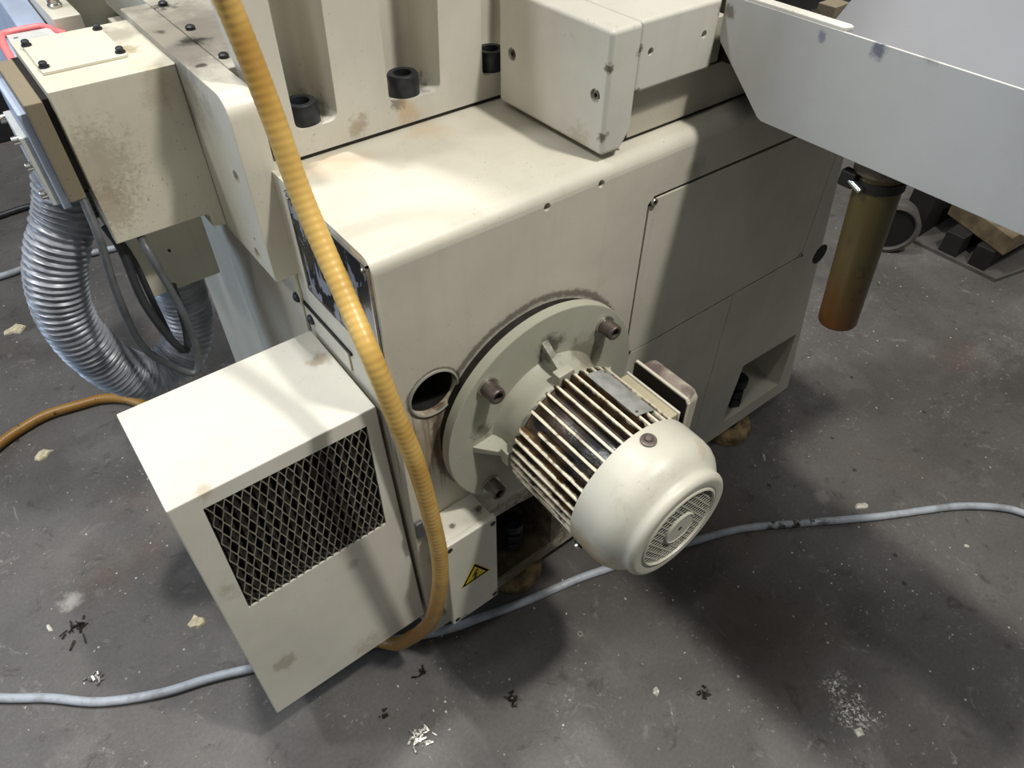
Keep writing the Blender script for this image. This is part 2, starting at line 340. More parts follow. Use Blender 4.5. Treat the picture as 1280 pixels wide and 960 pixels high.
def lathe(bm, prof, o, d, n=48, cap=True, ph=0):     # prof: (along, radius)
    d, u, w2 = frame(d); o = V(o); rings = []
    for t, r in prof:
        rings.append([bm.verts.new(o+d*t+(u*math.cos(ph+2*PI*i/n)+w2*math.sin(ph+2*PI*i/n))*r) for i in range(n)])
    for a, b in zip(rings, rings[1:]):
        for i in range(n): bm.faces.new((a[i], a[(i+1) % n], b[(i+1) % n], b[i]))
    if cap:
        bm.faces.new(rings[0][::-1]); bm.faces.new(rings[-1])
    return bm
def cyl(bm, p0, p1, r0, r1=None, n=20, bev=0):
    p0, p1 = V(p0), V(p1); L = (p1-p0).length; r1 = r0 if r1 is None else r1
    pr = [(0, r0), (L, r1)]
    if bev: pr = [(0, r0-bev), (bev, r0), (L-bev, r1), (L, r1-bev)]
    return lathe(bm, pr, p0, p1-p0, n)
def catmull(P, step):
    P = [V(p) for p in P]; out = []
    Q = [P[0]*2-P[1]]+P+[P[-1]*2-P[-2]]
    for i in range(1, len(Q)-2):
        a, b, c, d = Q[i-1:i+3]; L = (c-b).length; n = max(2, int(L/step))
        for k in range(n):
            t = k/n
            out.append(0.5*((2*b)+(c-a)*t+(2*a-5*b+4*c-d)*t*t+(3*b-a-3*c+d)*t**3))
    out.append(P[-1]); return out
def tube(bm, P, r, n=12, step=0.01, mod=None, cap=True):
    C = catmull(P, step); u = None; rings = []; s = 0
    for i, p in enumerate(C):
        d = (C[min(i+1, len(C)-1)]-C[max(i-1, 0)]).normalized()
        if u is None: u = frame(d)[1]
        u = (u-d*u.dot(d)).normalized(); w2 = d.cross(u)
        if i: s += (p-C[i-1]).length
        rad = r*(mod(s) if mod else 1)
        rings.append([bm.verts.new(p+(u*math.cos(2*PI*k/n)+w2*math.sin(2*PI*k/n))*rad) for k in range(n)])
    for a, b in zip(rings, rings[1:]):
        for k in range(n): bm.faces.new((a[k], a[(k+1) % n], b[(k+1) % n], b[k]))
    if cap: bm.faces.new(rings[0][::-1]); bm.faces.new(rings[-1])
    return bm
def prism(bm, pts, ax, a0, a1, bev=0, seg=2):    # polygon in the plane normal to ax, extruded a0..a1
    b = bmesh.new()
    def mk(p, q): return {'X': (q, p[0], p[1]), 'Y': (p[0], q, p[1]), 'Z': (p[0], p[1], q)}[ax]
    A = [b.verts.new(mk(p, a0)) for p in pts]; B = [b.verts.new(mk(p, a1)) for p in pts]; n = len(pts)
    b.faces.new(A); b.faces.new(B[::-1])
    for i in range(n): b.faces.new((A[i], B[i], B[(i+1) % n], A[(i+1) % n]))
    bmesh.ops.recalc_face_normals(b, faces=b.faces)
    if bev: bmesh.ops.bevel(b, geom=list(b.edges), offset=bev, segments=seg, profile=0.5, affect='EDGES')
    merge(bm, b); return bm
def cut(bm, cutters):                 # boolean difference, through the depsgraph
    def tmp(b):
        me = bpy.data.meshes.new('t'); b.to_mesh(me); b.free(); o = bpy.data.objects.new('t', me); COL.objects.link(o); return o
    o = tmp(bm); cs = [tmp(c) for c in cutters]
    for c in cs:
        m = o.modifiers.new('b', 'BOOLEAN'); m.operation = 'DIFFERENCE'; m.object = c; m.solver = 'EXACT'
    dg = bpy.context.evaluated_depsgraph_get(); me = bpy.data.meshes.new_from_object(o.evaluated_get(dg))
    out = bmesh.new(); out.from_mesh(me)
    for x in [o]+cs:
        d = x.data; bpy.data.objects.remove(x); bpy.data.meshes.remove(d)
    bpy.data.meshes.remove(me)
    return out
ORG = {}
def thing(name, label, cat, loc, group=None):
    o = bpy.data.objects.new(name, None); COL.objects.link(o); o.empty_display_size = 0.05
    o.location = loc; ORG[o.name] = V(loc); o['label'] = label; o['category'] = cat
    if group: o['group'] = group
    return o
def obj(name, bm, m, parent=None, smooth=35, wn=True, label=None, kind=None):
    lo = V((min(v.co[i] for v in bm.verts) for i in range(3))); hi = V((max(v.co[i] for v in bm.verts) for i in range(3)))
    c = (lo+hi)/2
    if parent is None: c.z = lo.z
    bmesh.ops.translate(bm, verts=bm.verts, vec=-c)
    me = bpy.data.meshes.new(name); bm.to_mesh(me); bm.free(); me.materials.append(m)
    if smooth:
        me.polygons.foreach_set('use_smooth', [True]*len(me.polygons)); me.set_sharp_from_angle(angle=math.radians(smooth))
    o = bpy.data.objects.new(name, me); COL.objects.link(o)
    if parent: o.parent = parent; o.location = c-ORG[parent.name]
    else: o.location = c
    ORG[o.name] = c
    if smooth and wn:
        md = o.modifiers.new('wn', 'WEIGHTED_NORMAL'); md.keep_sharp = True; md.weight = 80
    if label: o['label'] = label
    if kind: o['kind'] = kind
    return o
def tag(o, label, cat, group=None):
    o['label'] = label; o['category'] = cat
    if group: o['group'] = group
    return o
B = bmesh.new
def sock_screw(parent, name, p, d, r, h, mat, inner=None, hexr=0.5):      # socket-head screw: head with a hex recess
    d = V(d).normalized(); p = V(p); b = B(); i = 0.62*r
    lathe(b, [(0, r), (h-0.08*r*2, r), (h, r*0.9), (h, i), (h-r*0.55, i*0.95)], p, d, 24)
    o = obj(name, b, mat, parent, smooth=40)
    b = B(); lathe(b, [(h-r*0.5, i*0.93), (h-r*0.45, i*0.93)], p, d, 6)
    obj('hex_socket', b, M_hole, o, smooth=0)
    return o

# ================================================================== floor
b = B(); box(b, -4, 6, -3, 6, -0.1, 0)
o = obj('floor', b, M_floor, None, smooth=0); o['kind'] = 'structure'

# ================================================================== machine base
mb = thing('grinding_machine', 'beige cast base of the grinding machine with round hole and access panel', 'machine', (0.8, 0.95, 0))
def xr(z): return 1.385-0.215*z
b = B()
prof = [(0.262, 0.05), (xr(0.05), 0.05), (xr(0.911), 0.911), (0.262, 0.911)]
prism(b, prof, 'Y', 0.584, 1.55)
top_front = [e for e in b.edges if all(abs(v.co.z-0.911) < 1e-4 and abs(v.co.y-0.584) < 1e-4 for v in e.verts)]
others = [e for e in b.edges if e not in top_front and all(v.co.y < 0.6 for v in e.verts) or all(v.co.z > 0.9 for v in e.verts) and e not in top_front]
bmesh.ops.bevel(b, geom=top_front, offset=0.02, segments=5, profile=0.5, affect='EDGES')
es = [e for e in b.edges if all(abs(v.co.y-0.584) < 1e-4 and abs(v.co.x-0.262) < 1e-4 for v in e.verts)]
bmesh.ops.bevel(b, geom=es, offset=0.006, segments=3, profile=0.5, affect='EDGES')
es = [e for e in b.edges if all(abs(v.co.y-0.584) < 1e-4 and v.co.x > 1.1 and abs(v.co.x-xr(v.co.z)) < 1e-3 for v in e.verts)]
bmesh.ops.bevel(b, geom=es, offset=0.012, segments=4, profile=0.5, affect='EDGES')
cs = []
c = B(); cyl(c, (0.322, 0.5, 0.675), (0.322, 0.74, 0.675), 0.036, n=40); cs.append(c)
c = B(); prism(c, [(0.395, 0.088), (0.556, 0.088), (0.556, 0.275), (0.53, 0.289), (0.47, 0.299), (0.41, 0.303), (0.395, 0.302)], 'Y', 0.5, 0.76); cs.append(c)
c = B(); prism(c, [(1.089, 0.095), (1.308, 0.095), (1.300, 0.268), (1.106, 0.276)], 'Y', 0.5, 0.76); cs.append(c)
for x, z in ((0.508, 0.8895), (0.599, 0.8905)):
    c = B(); cyl(c, (x, 0.55, z), (x, 0.605, z), 0.0055, n=14); cs.append(c)
c = B(); prism(c, [(0.697, 0.532), (1.192, 0.532), (1.192, 0.829), (0.707, 0.835), (0.697, 0.825)], 'Y', 0.5, 0.59); cs.append(c)
c = B(); box(c, 0.982, 0.9845, 0.5, 0.588, 0.04, 0.533); cs.append(c)
b = cut(b, cs)
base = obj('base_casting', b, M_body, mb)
b = B(); lathe(b, [(0.004, 0.0362), (-0.002, 0.0364), (-0.0025, 0.0372), (-0.0015, 0.0392), (0.0005, 0.0402), (0.004, 0.0402)], (0.322, 0.584, 0.675), (0, 1, 0), 44, cap=False)
obj('hole_rim', b, M_steelrim, mb)
b = B(); lathe(b, [(0, 0.0358), (0.143, 0.0358)], (0.322, 0.594, 0.675), (0, 1, 0), 40, cap=False); obj('hole_shade_lining', b, M_slot, mb, smooth=60)  # shade of the void put into a dark liner and back disc
b = B(); cyl(b, (0.322, 0.735, 0.675), (0.322, 0.738, 0.675), 0.0355, n=32); obj('hole_shade_back', b, M_slot, mb)
b = B(); box(b, 0.298, 0.318, 0.66, 0.73, 0.645, 0.70, 0.002); obj('inner_strap', b, M_brown, mb)
b = B(); prism(b, [(0.698, 0.533), (1.191, 0.533), (1.191, 0.828), (0.7075, 0.834), (0.698, 0.8245)], 'Y', 0.5885, 0.5895); obj('panel_seal', b, M_seal, mb, smooth=0)
b = B(); prism(b, [(0.7010, 0.5345), (1.1905, 0.5345), (1.1905, 0.8245), (0.714, 0.8295), (0.714, 0.8195), (0.7010, 0.8195)], 'Y', 0.5838, 0.5885, 0.0008)
pan = obj('access_panel', b, M_body, mb)
for p in ((0.7075, 0.5838, 0.8268), (0.703, 0.5838, 0.5400), (1.1860, 0.5838, 0.5375)):
    sock_screw(pan, 'screw', (p[0], p[1]+0.002, p[2]), (0, -1, 0), 0.0058, 0.006, M_zinc)
# left face: worn label, side cover
b = B(); box(b, 0.2595, 0.262, 0.592, 0.792, 0.752, 0.902, 0.0008)
lab = obj('label_plate', b, M_label, mb, label='black label plate with peeling print')
b = B()
for (y0, y1, z0, z1) in ((0.590, 0.794, 0.9015, 0.9035), (0.590, 0.794, 0.7505, 0.7525), (0.590, 0.592, 0.7505, 0.9035), (0.792, 0.794, 0.7505, 0.9035)): box(b, 0.2585, 0.262, y0, y1, z0, z1)
obj('label_border', b, M_zinc, lab)
for y, z in ((0.598, 0.895), (0.598, 0.759), (0.786, 0.895), (0.786, 0.759)):
    b = B(); cyl(b, (0.26, y, z), (0.2565, y, z), 0.0035, n=10); obj('rivet', b, M_zinc, lab)
b = B(); box(b, 0.257, 0.2618, 0.838, 1.5, 0.12, 0.752, 0.0012)
sc_ = obj('side_cover', b, M_body, mb)
for y, z in ((0.848, 0.705), (0.848, 0.30)):
    b = B(); lathe(b, [(0, 0.008), (0.003, 0.008), (0.006, 0.004)], (0.257, y, z), (-1, 0, 0), 16); obj('screw', b, M_black, sc_)
b = B(); box(b, 0.2592, 0.2618, 0.70, 0.834, 0.664, 0.70, 0.0008)
br = obj('mount_strip', b, M_body, mb)
b = B(); lathe(b, [(0, 0.008), (0.003, 0.008), (0.006, 0.004)], (0.2592, 0.815, 0.683), (-1, 0, 0), 16); obj('screw', b, M_black, br)
b = B(); box(b, 0.2585, 0.262, 0.69, 0.835, 0.700, 0.7045); obj('strip_seal', b, M_seal, mb, smooth=0)

# levelling feet: pad, stud, nuts
def foot(x, y, xb, yb, label):
    t = thing('levelling_foot', label, 'machine foot', (x, y, 0), 'levelling feet under the machine base')
    b = B(); lathe(b, [(0, 0.058), (0.004, 0.063), (0.022, 0.0635), (0.03, 0.060), (0.033, 0.05), (0.03, 0.03), (0.03, 0.012)], (x, y, 0), (0, 0, 1), 40); obj('pad', b, M_rust, t)
    b = B(); cyl(b, (x, y, 0.02), (x, y, 0.185), 0.011, n=16); obj('stud', b, M_black, t)
    b = B(); cyl(b, (x, y, 0.03), (x, y, 0.05), 0.028, n=20); obj('washer', b, M_slot, t)
    for z0, r, h in ((0.0955, 0.022, 0.024), (0.124, 0.021, 0.022), (0.158, 0.022, 0.022)):
        b = B(); lathe(b, [(0, r*0.94), (0.002, r), (h-0.002, r), (h, r*0.94)], (x, y, z0), (0, 0, 1), 6 if z0 < 0.15 else 20); obj('nut', b, M_black, t)
foot(0.49, 0.625, 0, 0, 'oily levelling foot below the base next to the warning box')
foot(1.165, 0.615, 0, 0, 'rust-speckled levelling foot below the right corner of the base')

# ================================================================== column with pockets
mc = thing('machine_column', 'tall beige cast column with bolted pockets standing on the base', 'machine column', (0.7, 1.0, 0.917))
b = B()
prism(b, [(0.2885, 0.9175), (1.15, 0.9175), (1.15, 2.1), (0.42, 2.1), (0.40, 1.28), (0.262, 1.16)], 'Y', 0.834, 0.925)  # upper part, out of view, narrowed so lamp light reaches gearbox and base
es = [e for e in b.edges if all(v.co.x < 0.30 and v.co.y < 0.84 for v in e.verts)]
bmesh.ops.bevel(b, geom=es, offset=0.007, segments=3, profile=0.5, affect='EDGES')
box(b, 0.46, 1.1, 0.9245, 1.45, 0.9175, 2.1)
cs = []
def pocket(x0, x1, tx0, tx1, z):
    c = B(); top = 1.7; dz = top-z
    k0 = (tx0-x0)/0.13*dz; k1 = (tx1-x1)/0.13*dz
    hexa(c, [(x0, 0.78, z), (x1, 0.78, z), (x1-0.008, 0.912, z-0.006), (x0+0.004, 0.912, z-0.006),
             (x0+k0, 0.78, top), (x1+k1, 0.78, top), (x1+k1-0.008, 0.912, top), (x0+k0+0.004, 0.912, top)], 0.011, 4)
    return c
for a in ((0.3035, 0.3665, 0.3035, 0.3705, 0.953), (0.4375, 0.5235, 0.4378, 0.5285, 0.952), (0.5905, 0.68, 0.5905, 0.685, 0.952)): cs.append(pocket(*a))
b = cut(b, cs)
obj('column_casting', b, M_col, mc)
b = B(); box(b, 0.296, 1.14, 0.838, 0.92, 0.9112, 0.9176); obj('foot_seam', b, M_seal, mc, smooth=0)
for x in (0.3265, 0.4765, 0.6245):
    b = B(); lathe(b, [(0, 0.0215), (0.0275, 0.0215), (0.030, 0.0195), (0.030, 0.0125), (0.014, 0.0115)], (x, 0.858, 0.9465), (0, 0, 1), 36)
    s = obj('cap_screw', b, M_black, mc, smooth=40, label='large black socket head bolt')
    b = B(); lathe(b, [(0.016, 0.0118), (0.017, 0.0118)], (x, 0.858, 0.9465), (0, 0, 1), 6); obj('hex_socket', b, M_hole, s, smooth=0)

# ================================================================== way guard on the base
wg = thing('way_guard', 'beige boxed slideway guard lying on top of the base', 'machine guard', (0.75, 0.7, 0.912))
b = B(); prism(b, [(0.606, 0.9205), (0.640, 0.9195), (0.6525, 0.937), (0.6525, 1.072), (0.606, 1.072)], 'Y', 0.597, 0.8135)
es = [e for e in b.edges if not all(abs(v.co.x-0.6525) < 1e-4 for v in e.verts)]
bmesh.ops.bevel(b, geom=es, offset=0.006, segments=4, profile=0.5, affect='EDGES')
cs = []
for y, z in ((0.7835, 0.9935), (0.617, 0.9925)):
    c = B(); cyl(c, (0.59, y, z), (0.612, y, z), 0.0085, n=24); cs.append(c)
b = cut(b, cs)
cap = obj('end_cap', b, M_guard, wg)
for y, z in ((0.7835, 0.9935), (0.617, 0.9925)):
    b = B(); lathe(b, [(0, 0.0083), (0.003, 0.0083), (0.003, 0.006)], (0.6125, y, z), (-1, 0, 0), 24); w_ = obj('washer', b, M_zinc, cap)
    sock_screw(cap, 'screw', (0.6125, y, z), (-1, 0, 0), 0.0052, 0.0055, M_bolt)
b = B(); box(b, 0.6555, 0.7985, 0.600, 0.8135, 0.9865, 1.0725, 0.005, 4)
cs = []
for x, z in ((0.6765, 1.034), (0.7725, 1.0345)):
    c = B(); cyl(c, (x, 0.58, z), (x, 0.62, z), 0.0048, n=16); cs.append(c)
b = cut(b, cs); obj('side_cover', b, M_guard, wg)
b = B(); box(b, 0.6515, 0.6565, 0.6035, 0.812, 0.925, 1.0695); obj('joint', b, M_seal, wg, smooth=0)
b = B(); box(b, 0.655, 1.18, 0.620, 0.8135, 0.9165, 0.9785, 0.0015); obj('way_slab', b, M_way, wg)
b = B(); box(b, 0.6552, 0.84, 0.6215, 0.8135, 0.980, 1.04, 0.0015); obj('upper_slab', b, M_way, wg)
b = B(); box(b, 0.656, 1.17, 0.624, 0.81, 0.9112, 0.9166); box(b, 0.656, 1.17, 0.6225, 0.81, 0.978, 0.9805); obj('slab_seam', b, M_seal, wg, smooth=0)
b = B(); box(b, 0.842, 1.14, 0.602, 0.825, 0.98, 1.072, 0.003); obj('dark_gap_block', b, M_seal, wg)  # black block added to darken the gap beyond the tray lip
b = B(); cyl(b, (0.658, 0.622, 0.968), (0.658, 0.614, 0.968), 0.0045, n=12); obj('dowel', b, M_bolt, wg)

# ================================================================== saddle beam left of the column
sb = thing('saddle_beam', 'grey-topped beige saddle beam running back beside the column', 'machine saddle', (0.26, 1.0, 0.753))
b = B()
arc = [(0.862-0.028*math.sin(a), 0.982+0.028*math.cos(a)) for a in [PI/2*k/6 for k in range(7)]]
prism(b, arc[::-1]+[(1.232, 1.01), (1.232, 0.753), (0.834, 0.753)], 'X', 0.2285, 0.2675)
es = [e for e in b.edges if all(abs(v.co.x-0.2285) < 1e-4 for v in e.verts)]
bmesh.ops.bevel(b, geom=es, offset=0.002, segments=2, profile=0.5, affect='EDGES')
cs = []
for y, z, r in ((0.876, 0.8945, 0.0105), (0.884, 0.772, 0.0105), (0.876, 0.802, 0.003)):
    c = B(); cyl(c, (0.22, y, z), (0.25, y, z), r, n=18); cs.append(c)
b = cut(b, cs); obj('beam_plate', b, M_beamtop, sb)
b = B(); box(b, 0.2705, 0.45, 0.927, 1.6, 0.93, 1.0085, 0.002); o_ = obj('top_plate', b, M_beamtop, sb)
b = B(); box(b, 0.2675, 0.2705, 0.93, 1.23, 0.94, 1.005); obj('joint', b, M_seal, sb, smooth=0)
for y, x in ((0.963, 0.2795), (1.09, 0.282), (1.215, 0.286)):
    b = B(); lathe(b, [(0, 0.0065), (0.004, 0.0065), (0.006, 0.004)], (x, y, 1.0085), (0, 0, 1), 14); obj('screw', b, M_black, o_)

# ================================================================== feed gearbox
gb = thing('feed_gearbox', 'dirty beige gearbox with screwed cover plate hanging left of the saddle', 'gearbox', (0.15, 1.1, 0.68))
b = B(); prism(b, [(0.0755, 0.786), (0.2035, 0.786), (0.2075, 0.782), (0.2085, 0.764), (0.2285, 0.7605), (0.2285, 1.0), (0.0755, 1.0)], 'Y', 1.005, 1.212)
es = [e for e in b.edges if all(abs(v.co.y-1.005) < 1e-4 for v in e.verts)]
bmesh.ops.bevel(b, geom=es, offset=0.003, segments=2, profile=0.5, affect='EDGES')
obj('gearbox_casting', b, M_gear, gb)
b = B(); box(b, 0.0845, 0.187, 1.062, 1.188, 0.9995, 1.0045, 0.0015)
cp = obj('cover_plate', b, M_plate, gb)
for x, y in ((0.0895, 1.172), (0.0905, 1.078), (0.182, 1.180), (0.1815, 1.072)):
    b = B(); lathe(b, [(0, 0.0065), (0.002, 0.0065), (0.002, 0.005), (0.006, 0.005), (0.0075, 0.0035)], (x, y, 1.0045), (0, 0, 1), 16); obj('screw', b, M_black, cp)
b = B(); box(b, 0.0665, 0.0758, 1.03, 1.20, 0.862, 0.985); obj('gasket', b, M_seal, gb)
b = B(); box(b, 0.046, 0.067, 1.014, 1.185, 0.858, 0.989, 0.002); obj('adapter_block', b, M_dirt, gb)
b = B(); box(b, 0.036, 0.0465, 1.028, 1.165, 0.845, 0.975, 0.0015); obj('motor_plate', b, M_bluegr, gb)
b = B(); box(b, 0.026, 0.0365, 1.036, 1.135, 0.850, 0.945, 0.0015)
ep = obj('end_plate', b, M_greytop, gb)
for y, z in ((1.13, 0.938), (1.05, 0.938), (1.045, 0.905), (1.045, 0.865)):
    b = B(); lathe(b, [(0, 0.006), (0.007, 0.006), (0.008, 0.005)], (0.0262, y, z), (-1, 0, 0), 12); obj('bolt', b, M_zinc, ep)
b = B(); box(b, 0.0935, 0.2075, 1.066, 1.20, 0.645, 0.787, 0.0015)
cb = obj('conduit_box', b, M_gear, gb)
b = B(); cyl(b, (0.145, 1.067, 0.715), (0.145, 1.0645, 0.715), 0.0025, n=10); obj('screw', b, M_black, cb)

# corrugated duct loop
def ribs(pitch, a): return lambda s: 1+a*(0.5+0.5*math.cos(2*PI*s/pitch))**2.2-a*0.7
b = B()
tube(b, [(0.0575, 1.10, 0.850), (0.040, 1.10, 0.808), (0.018, 1.10, 0.775), (-0.010, 1.102, 0.722), (-0.0265, 1.106, 0.654), (-0.0235, 1.112, 0.586), (-0.0010, 1.122, 0.503), (0.040, 1.132, 0.452), (0.094, 1.14, 0.453), (0.131, 1.14, 0.495), (0.1445, 1.138, 0.553), (0.147, 1.133, 0.61), (0.148, 1.13, 0.647)],
     0.0415, 28, 0.0021, ribs(0.0105, 0.15))
tag(obj('corrugated_duct', b, M_duct, None, smooth=60, wn=False), 'fat grey corrugated duct looping below the gearbox', 'hose')
def hang(name, P, r, m, label, cat='cable', group=None, step=0.012):
    b = B(); tube(b, P, r, 12, step); return tag(obj(name, b, m, None, smooth=60, wn=False), label, cat, group)
hang('cable', [(0.062, 1.02, 0.856), (0.0575, 0.995, 0.808), (0.0465, 0.99, 0.722), (0.0455, 0.985, 0.628), (0.0700, 0.98, 0.575), (0.0965, 0.975, 0.545), (0.1110, 0.975, 0.563), (0.1190, 0.98, 0.632), (0.1135, 0.985, 0.718), (0.1085, 0.995, 0.77), (0.110, 1.03, 0.784)], 0.0058, M_cable2, 'grey cable looping from the gearbox end and up the front of its lower box')
hang('cable', [(0.074, 1.04, 0.80), (0.080, 1.03, 0.76), (0.0760, 1.01, 0.68), (0.0900, 1.0, 0.60), (0.104, 1.005, 0.57), (0.118, 1.02, 0.60), (0.125, 1.028, 0.68)], 0.0062, M_cable, 'thick black cable inside the loop of the corrugated duct')
hang('cable', [(0.0785, 1.06, 0.79), (0.090, 1.05, 0.73), (0.090, 1.03, 0.65), (0.092, 1.02, 0.585), (0.1, 1.03, 0.56)], 0.0048, M_cable, 'thin black cable hanging nearest the lower gearbox box')

# ================================================================== electric motor
em = thing('electric_motor', 'finned beige electric motor bolted sideways to the base by a round flange', 'electric motor', (0.492, 0.42, 0.46))
AX = V((0.492, 0, 0.570)); my = V((0, -1, 0))
def at(r, deg, y): a = math.radians(deg); return V((AX.x+r*math.cos(a), y, AX.z+r*math.sin(a)))
b = B(); cyl(b, (AX.x, 0.5845, AX.z), (AX.x, 0.5655, AX.z), 0.168, n=72); obj('spacer_ring', b, M_seal, em)
b = B(); lathe(b, [(0, 0.176), (0.0155, 0.176), (0.0165, 0.1745), (0.0165, 0.09)], (AX.x, 0.566, AX.z), my, 96); obj('flange', b, M_fl, em)
b = B(); lathe(b, [(0, 0.100), (0.006, 0.096), (0.02, 0.092), (0.045, 0.091)], (AX.x, 0.5495, AX.z), my, 64); obj('nose', b, M_fl, em)
for k, dg in enumerate((90+3, 180+2, 270, 0)):
    a = math.radians(dg); d = V((math.cos(a), 0, math.sin(a))); t_ = V((-math.sin(a), 0, math.cos(a)))
    b = B()
    def P(r, y, s): return AX+d*r+V((0, y, 0))+t_*s
    # ridge gusset: triangular fin from flange to nose
    c8 = [P(0.088, 0.550, -0.008), P(0.088, 0.550, 0.008), P(0.136, 0.550, 0.006), P(0.136, 0.550, -0.006),
          P(0.088, 0.512, -0.006), P(0.088, 0.512, 0.006), P(0.104, 0.512, 0.004), P(0.104, 0.512, -0.004)]
    hexa(b, c8, 0.001, 2); obj('gusset', b, M_fl, em)
    b = B(); c8 = [P(0.086, 0.518, -0.016), P(0.086, 0.518, 0.016), P(0.109, 0.518, 0.014), P(0.109, 0.518, -0.014),
          P(0.086, 0.502, -0.016), P(0.086, 0.502, 0.016), P(0.109, 0.502, 0.014), P(0.109, 0.502, -0.014)]
    hexa(b, c8, 0.0015, 2); obj('lug', b, M_fl, em)
for dg in (45, 135, 225, 315):
    p = at(0.151, dg, 0.549)
    b = B(); lathe(b, [(0, 0.0165), (0.0035, 0.0165), (0.0035, 0.009)], p, my, 28); ws = obj('washer', b, M_zinc, em)
    sock_screw(em, 'flange_bolt', p+my*0.0035, my, 0.0125, 0.0215, M_bolt)
b = B(); cyl(b, (AX.x, 0.510, AX.z), (AX.x, 0.345, AX.z), 0.0895, n=60); obj('stator_housing', b, M_fin, em)
def fin_bm(dg, r1, y0, y1):
    a = math.radians(dg); d = V((math.cos(a), 0, math.sin(a))); t_ = V((-math.sin(a), 0, math.cos(a)))
    b = B()
    def P(r, y, s): return AX+d*r+V((0, y, 0))+t_*s
    prof = [(0.087, y0), (r1-0.004, y0), (r1, y0-0.006), (r1, y1), (0.087, y1)]
    A = [b.verts.new(P(r, y, -(0.0026 if r < 0.09 else 0.0019))) for r, y in prof]; Bv = [b.verts.new(P(r, y, (0.0026 if r < 0.09 else 0.0019))) for r, y in prof]
    n = len(prof); b.faces.new(A); b.faces.new(Bv[::-1])
    for i in range(n): b.faces.new((A[i], Bv[i], Bv[(i+1) % n], A[(i+1) % n]))
    bmesh.ops.recalc_face_normals(b, faces=b.faces)
    es = [e for e in b.edges if all((v.co-AX-V((0, v.co.y, 0))).length > r1-0.0045 for v in e.verts)]
    bmesh.ops.bevel(b, geom=es, offset=0.0008, segments=1, affect='EDGES')
    return b
dg = 52.0; k = 0
while dg < 52+360-66:
    if not (84 < dg < 98 and False):
        short = 0.0
        if abs(dg % 360-142) < 4.6: short = 0.03
        obj('cooling_fin', fin_bm(dg, 0.1065, 0.503-short, 0.352), M_fin, em, wn=False)
    dg += 8.9; k += 1
# fan cowl
b = B()
lathe(b, [(0.0, 0.1035), (0.0, 0.1075), (0.010, 0.1085), (0.040, 0.108), (0.052, 0.1062), (0.062, 0.1015), (0.070, 0.0945), (0.076, 0.0885), (0.081, 0.0862), (0.085, 0.0868), (0.089, 0.0855), (0.0925, 0.082), (0.0935, 0.078), (0.0925, 0.0695), (0.0905, 0.0685), (0.086, 0.0685), (0.084, 0.08), (0.05, 0.10)], (AX.x, 0.368, AX.z), my, 96, cap=False)
cw = obj('fan_cowl', b, M_cowl, em, smooth=50)
b = B(); cyl(b, (AX.x, 0.290, AX.z), (AX.x, 0.2895, AX.z), 0.071, n=48); obj('cowl_inside', b, M_hole, cw, smooth=0)
b = B(); R_ = 0.0655; pz = 0.0074
nz = int(R_/pz)
for i in range(-nz-1, nz+2):
    z = (i+0.5)*pz; h = 0.0011
    if abs(z) >= R_-0.001: continue
    x = math.sqrt(R_**2-z*z)
    box(b, AX.x-x, AX.x+x, 0.2764, 0.2768, AX.z+z-h, AX.z+z+h)
for i in range(-nz-1, nz+2):
    z0 = (i-0.5)*pz; z1 = (i+0.5)*pz; px = 0.0115; off = (i % 2)*px/2
    for j in range(-9, 10):
        x = j*px+off
        if math.hypot(x, max(abs(z0), abs(z1))) < R_-0.0005:
            box(b, AX.x+x-0.0015, AX.x+x+0.0015, 0.2764, 0.2768, AX.z+z0, AX.z+z1)
lathe(b, [(0, 0.0695), (0.0006, 0.0695), (0.0006, 0.064), (0, 0.064)], (AX.x, 0.2768, AX.z), my, 60, cap=False)
obj('fan_grille', b, M_cowl, cw, smooth=0)
b = B(); lathe(b, [(0, 0.066), (0.0025, 0.066), (0.0035, 0.0645), (0.0035, 0.0635), (0, 0.0625)], (AX.x, 0.2772, AX.z), my, 60, cap=False)
obj('grille_ring', b, M_cowl, cw)
b = B(); lathe(b, [(0, 0.026), (0.003, 0.026), (0.004, 0.0245), (0.003, 0.0232), (0.003, 0.003)], (AX.x, 0.2772, AX.z), my, 40)
bo = obj('grille_boss', b, M_cowl, cw)
b = B(); cyl(b, (AX.x, 0.2744, AX.z), (AX.x, 0.2739, AX.z), 0.0032, n=12); obj('centre_hole', b, M_hole, cw, smooth=0)
for dg, y, kind in ((92, 0.349, 0), (203, 0.355, 1), (328, 0.352, 1)):
    a = math.radians(dg); d = V((math.cos(a), 0, math.sin(a))); p = AX+V((0, y, 0))+d*0.1078
    b = B(); lathe(b, [(0, 0.0105), (0.003, 0.0105), (0.004, 0.009)] if not kind else [(0, 0.007), (0.003, 0.007)], p, d, 28)
    s = obj('screw_washer', b, M_black if kind else M_bolt, cw)
    b = B(); lathe(b, [(0.0035, 0.0055), (0.0065, 0.0052), (0.0075, 0.004)], p, d, 16); obj('cowl_screw', b, M_zinc if kind else M_bolt, cw)
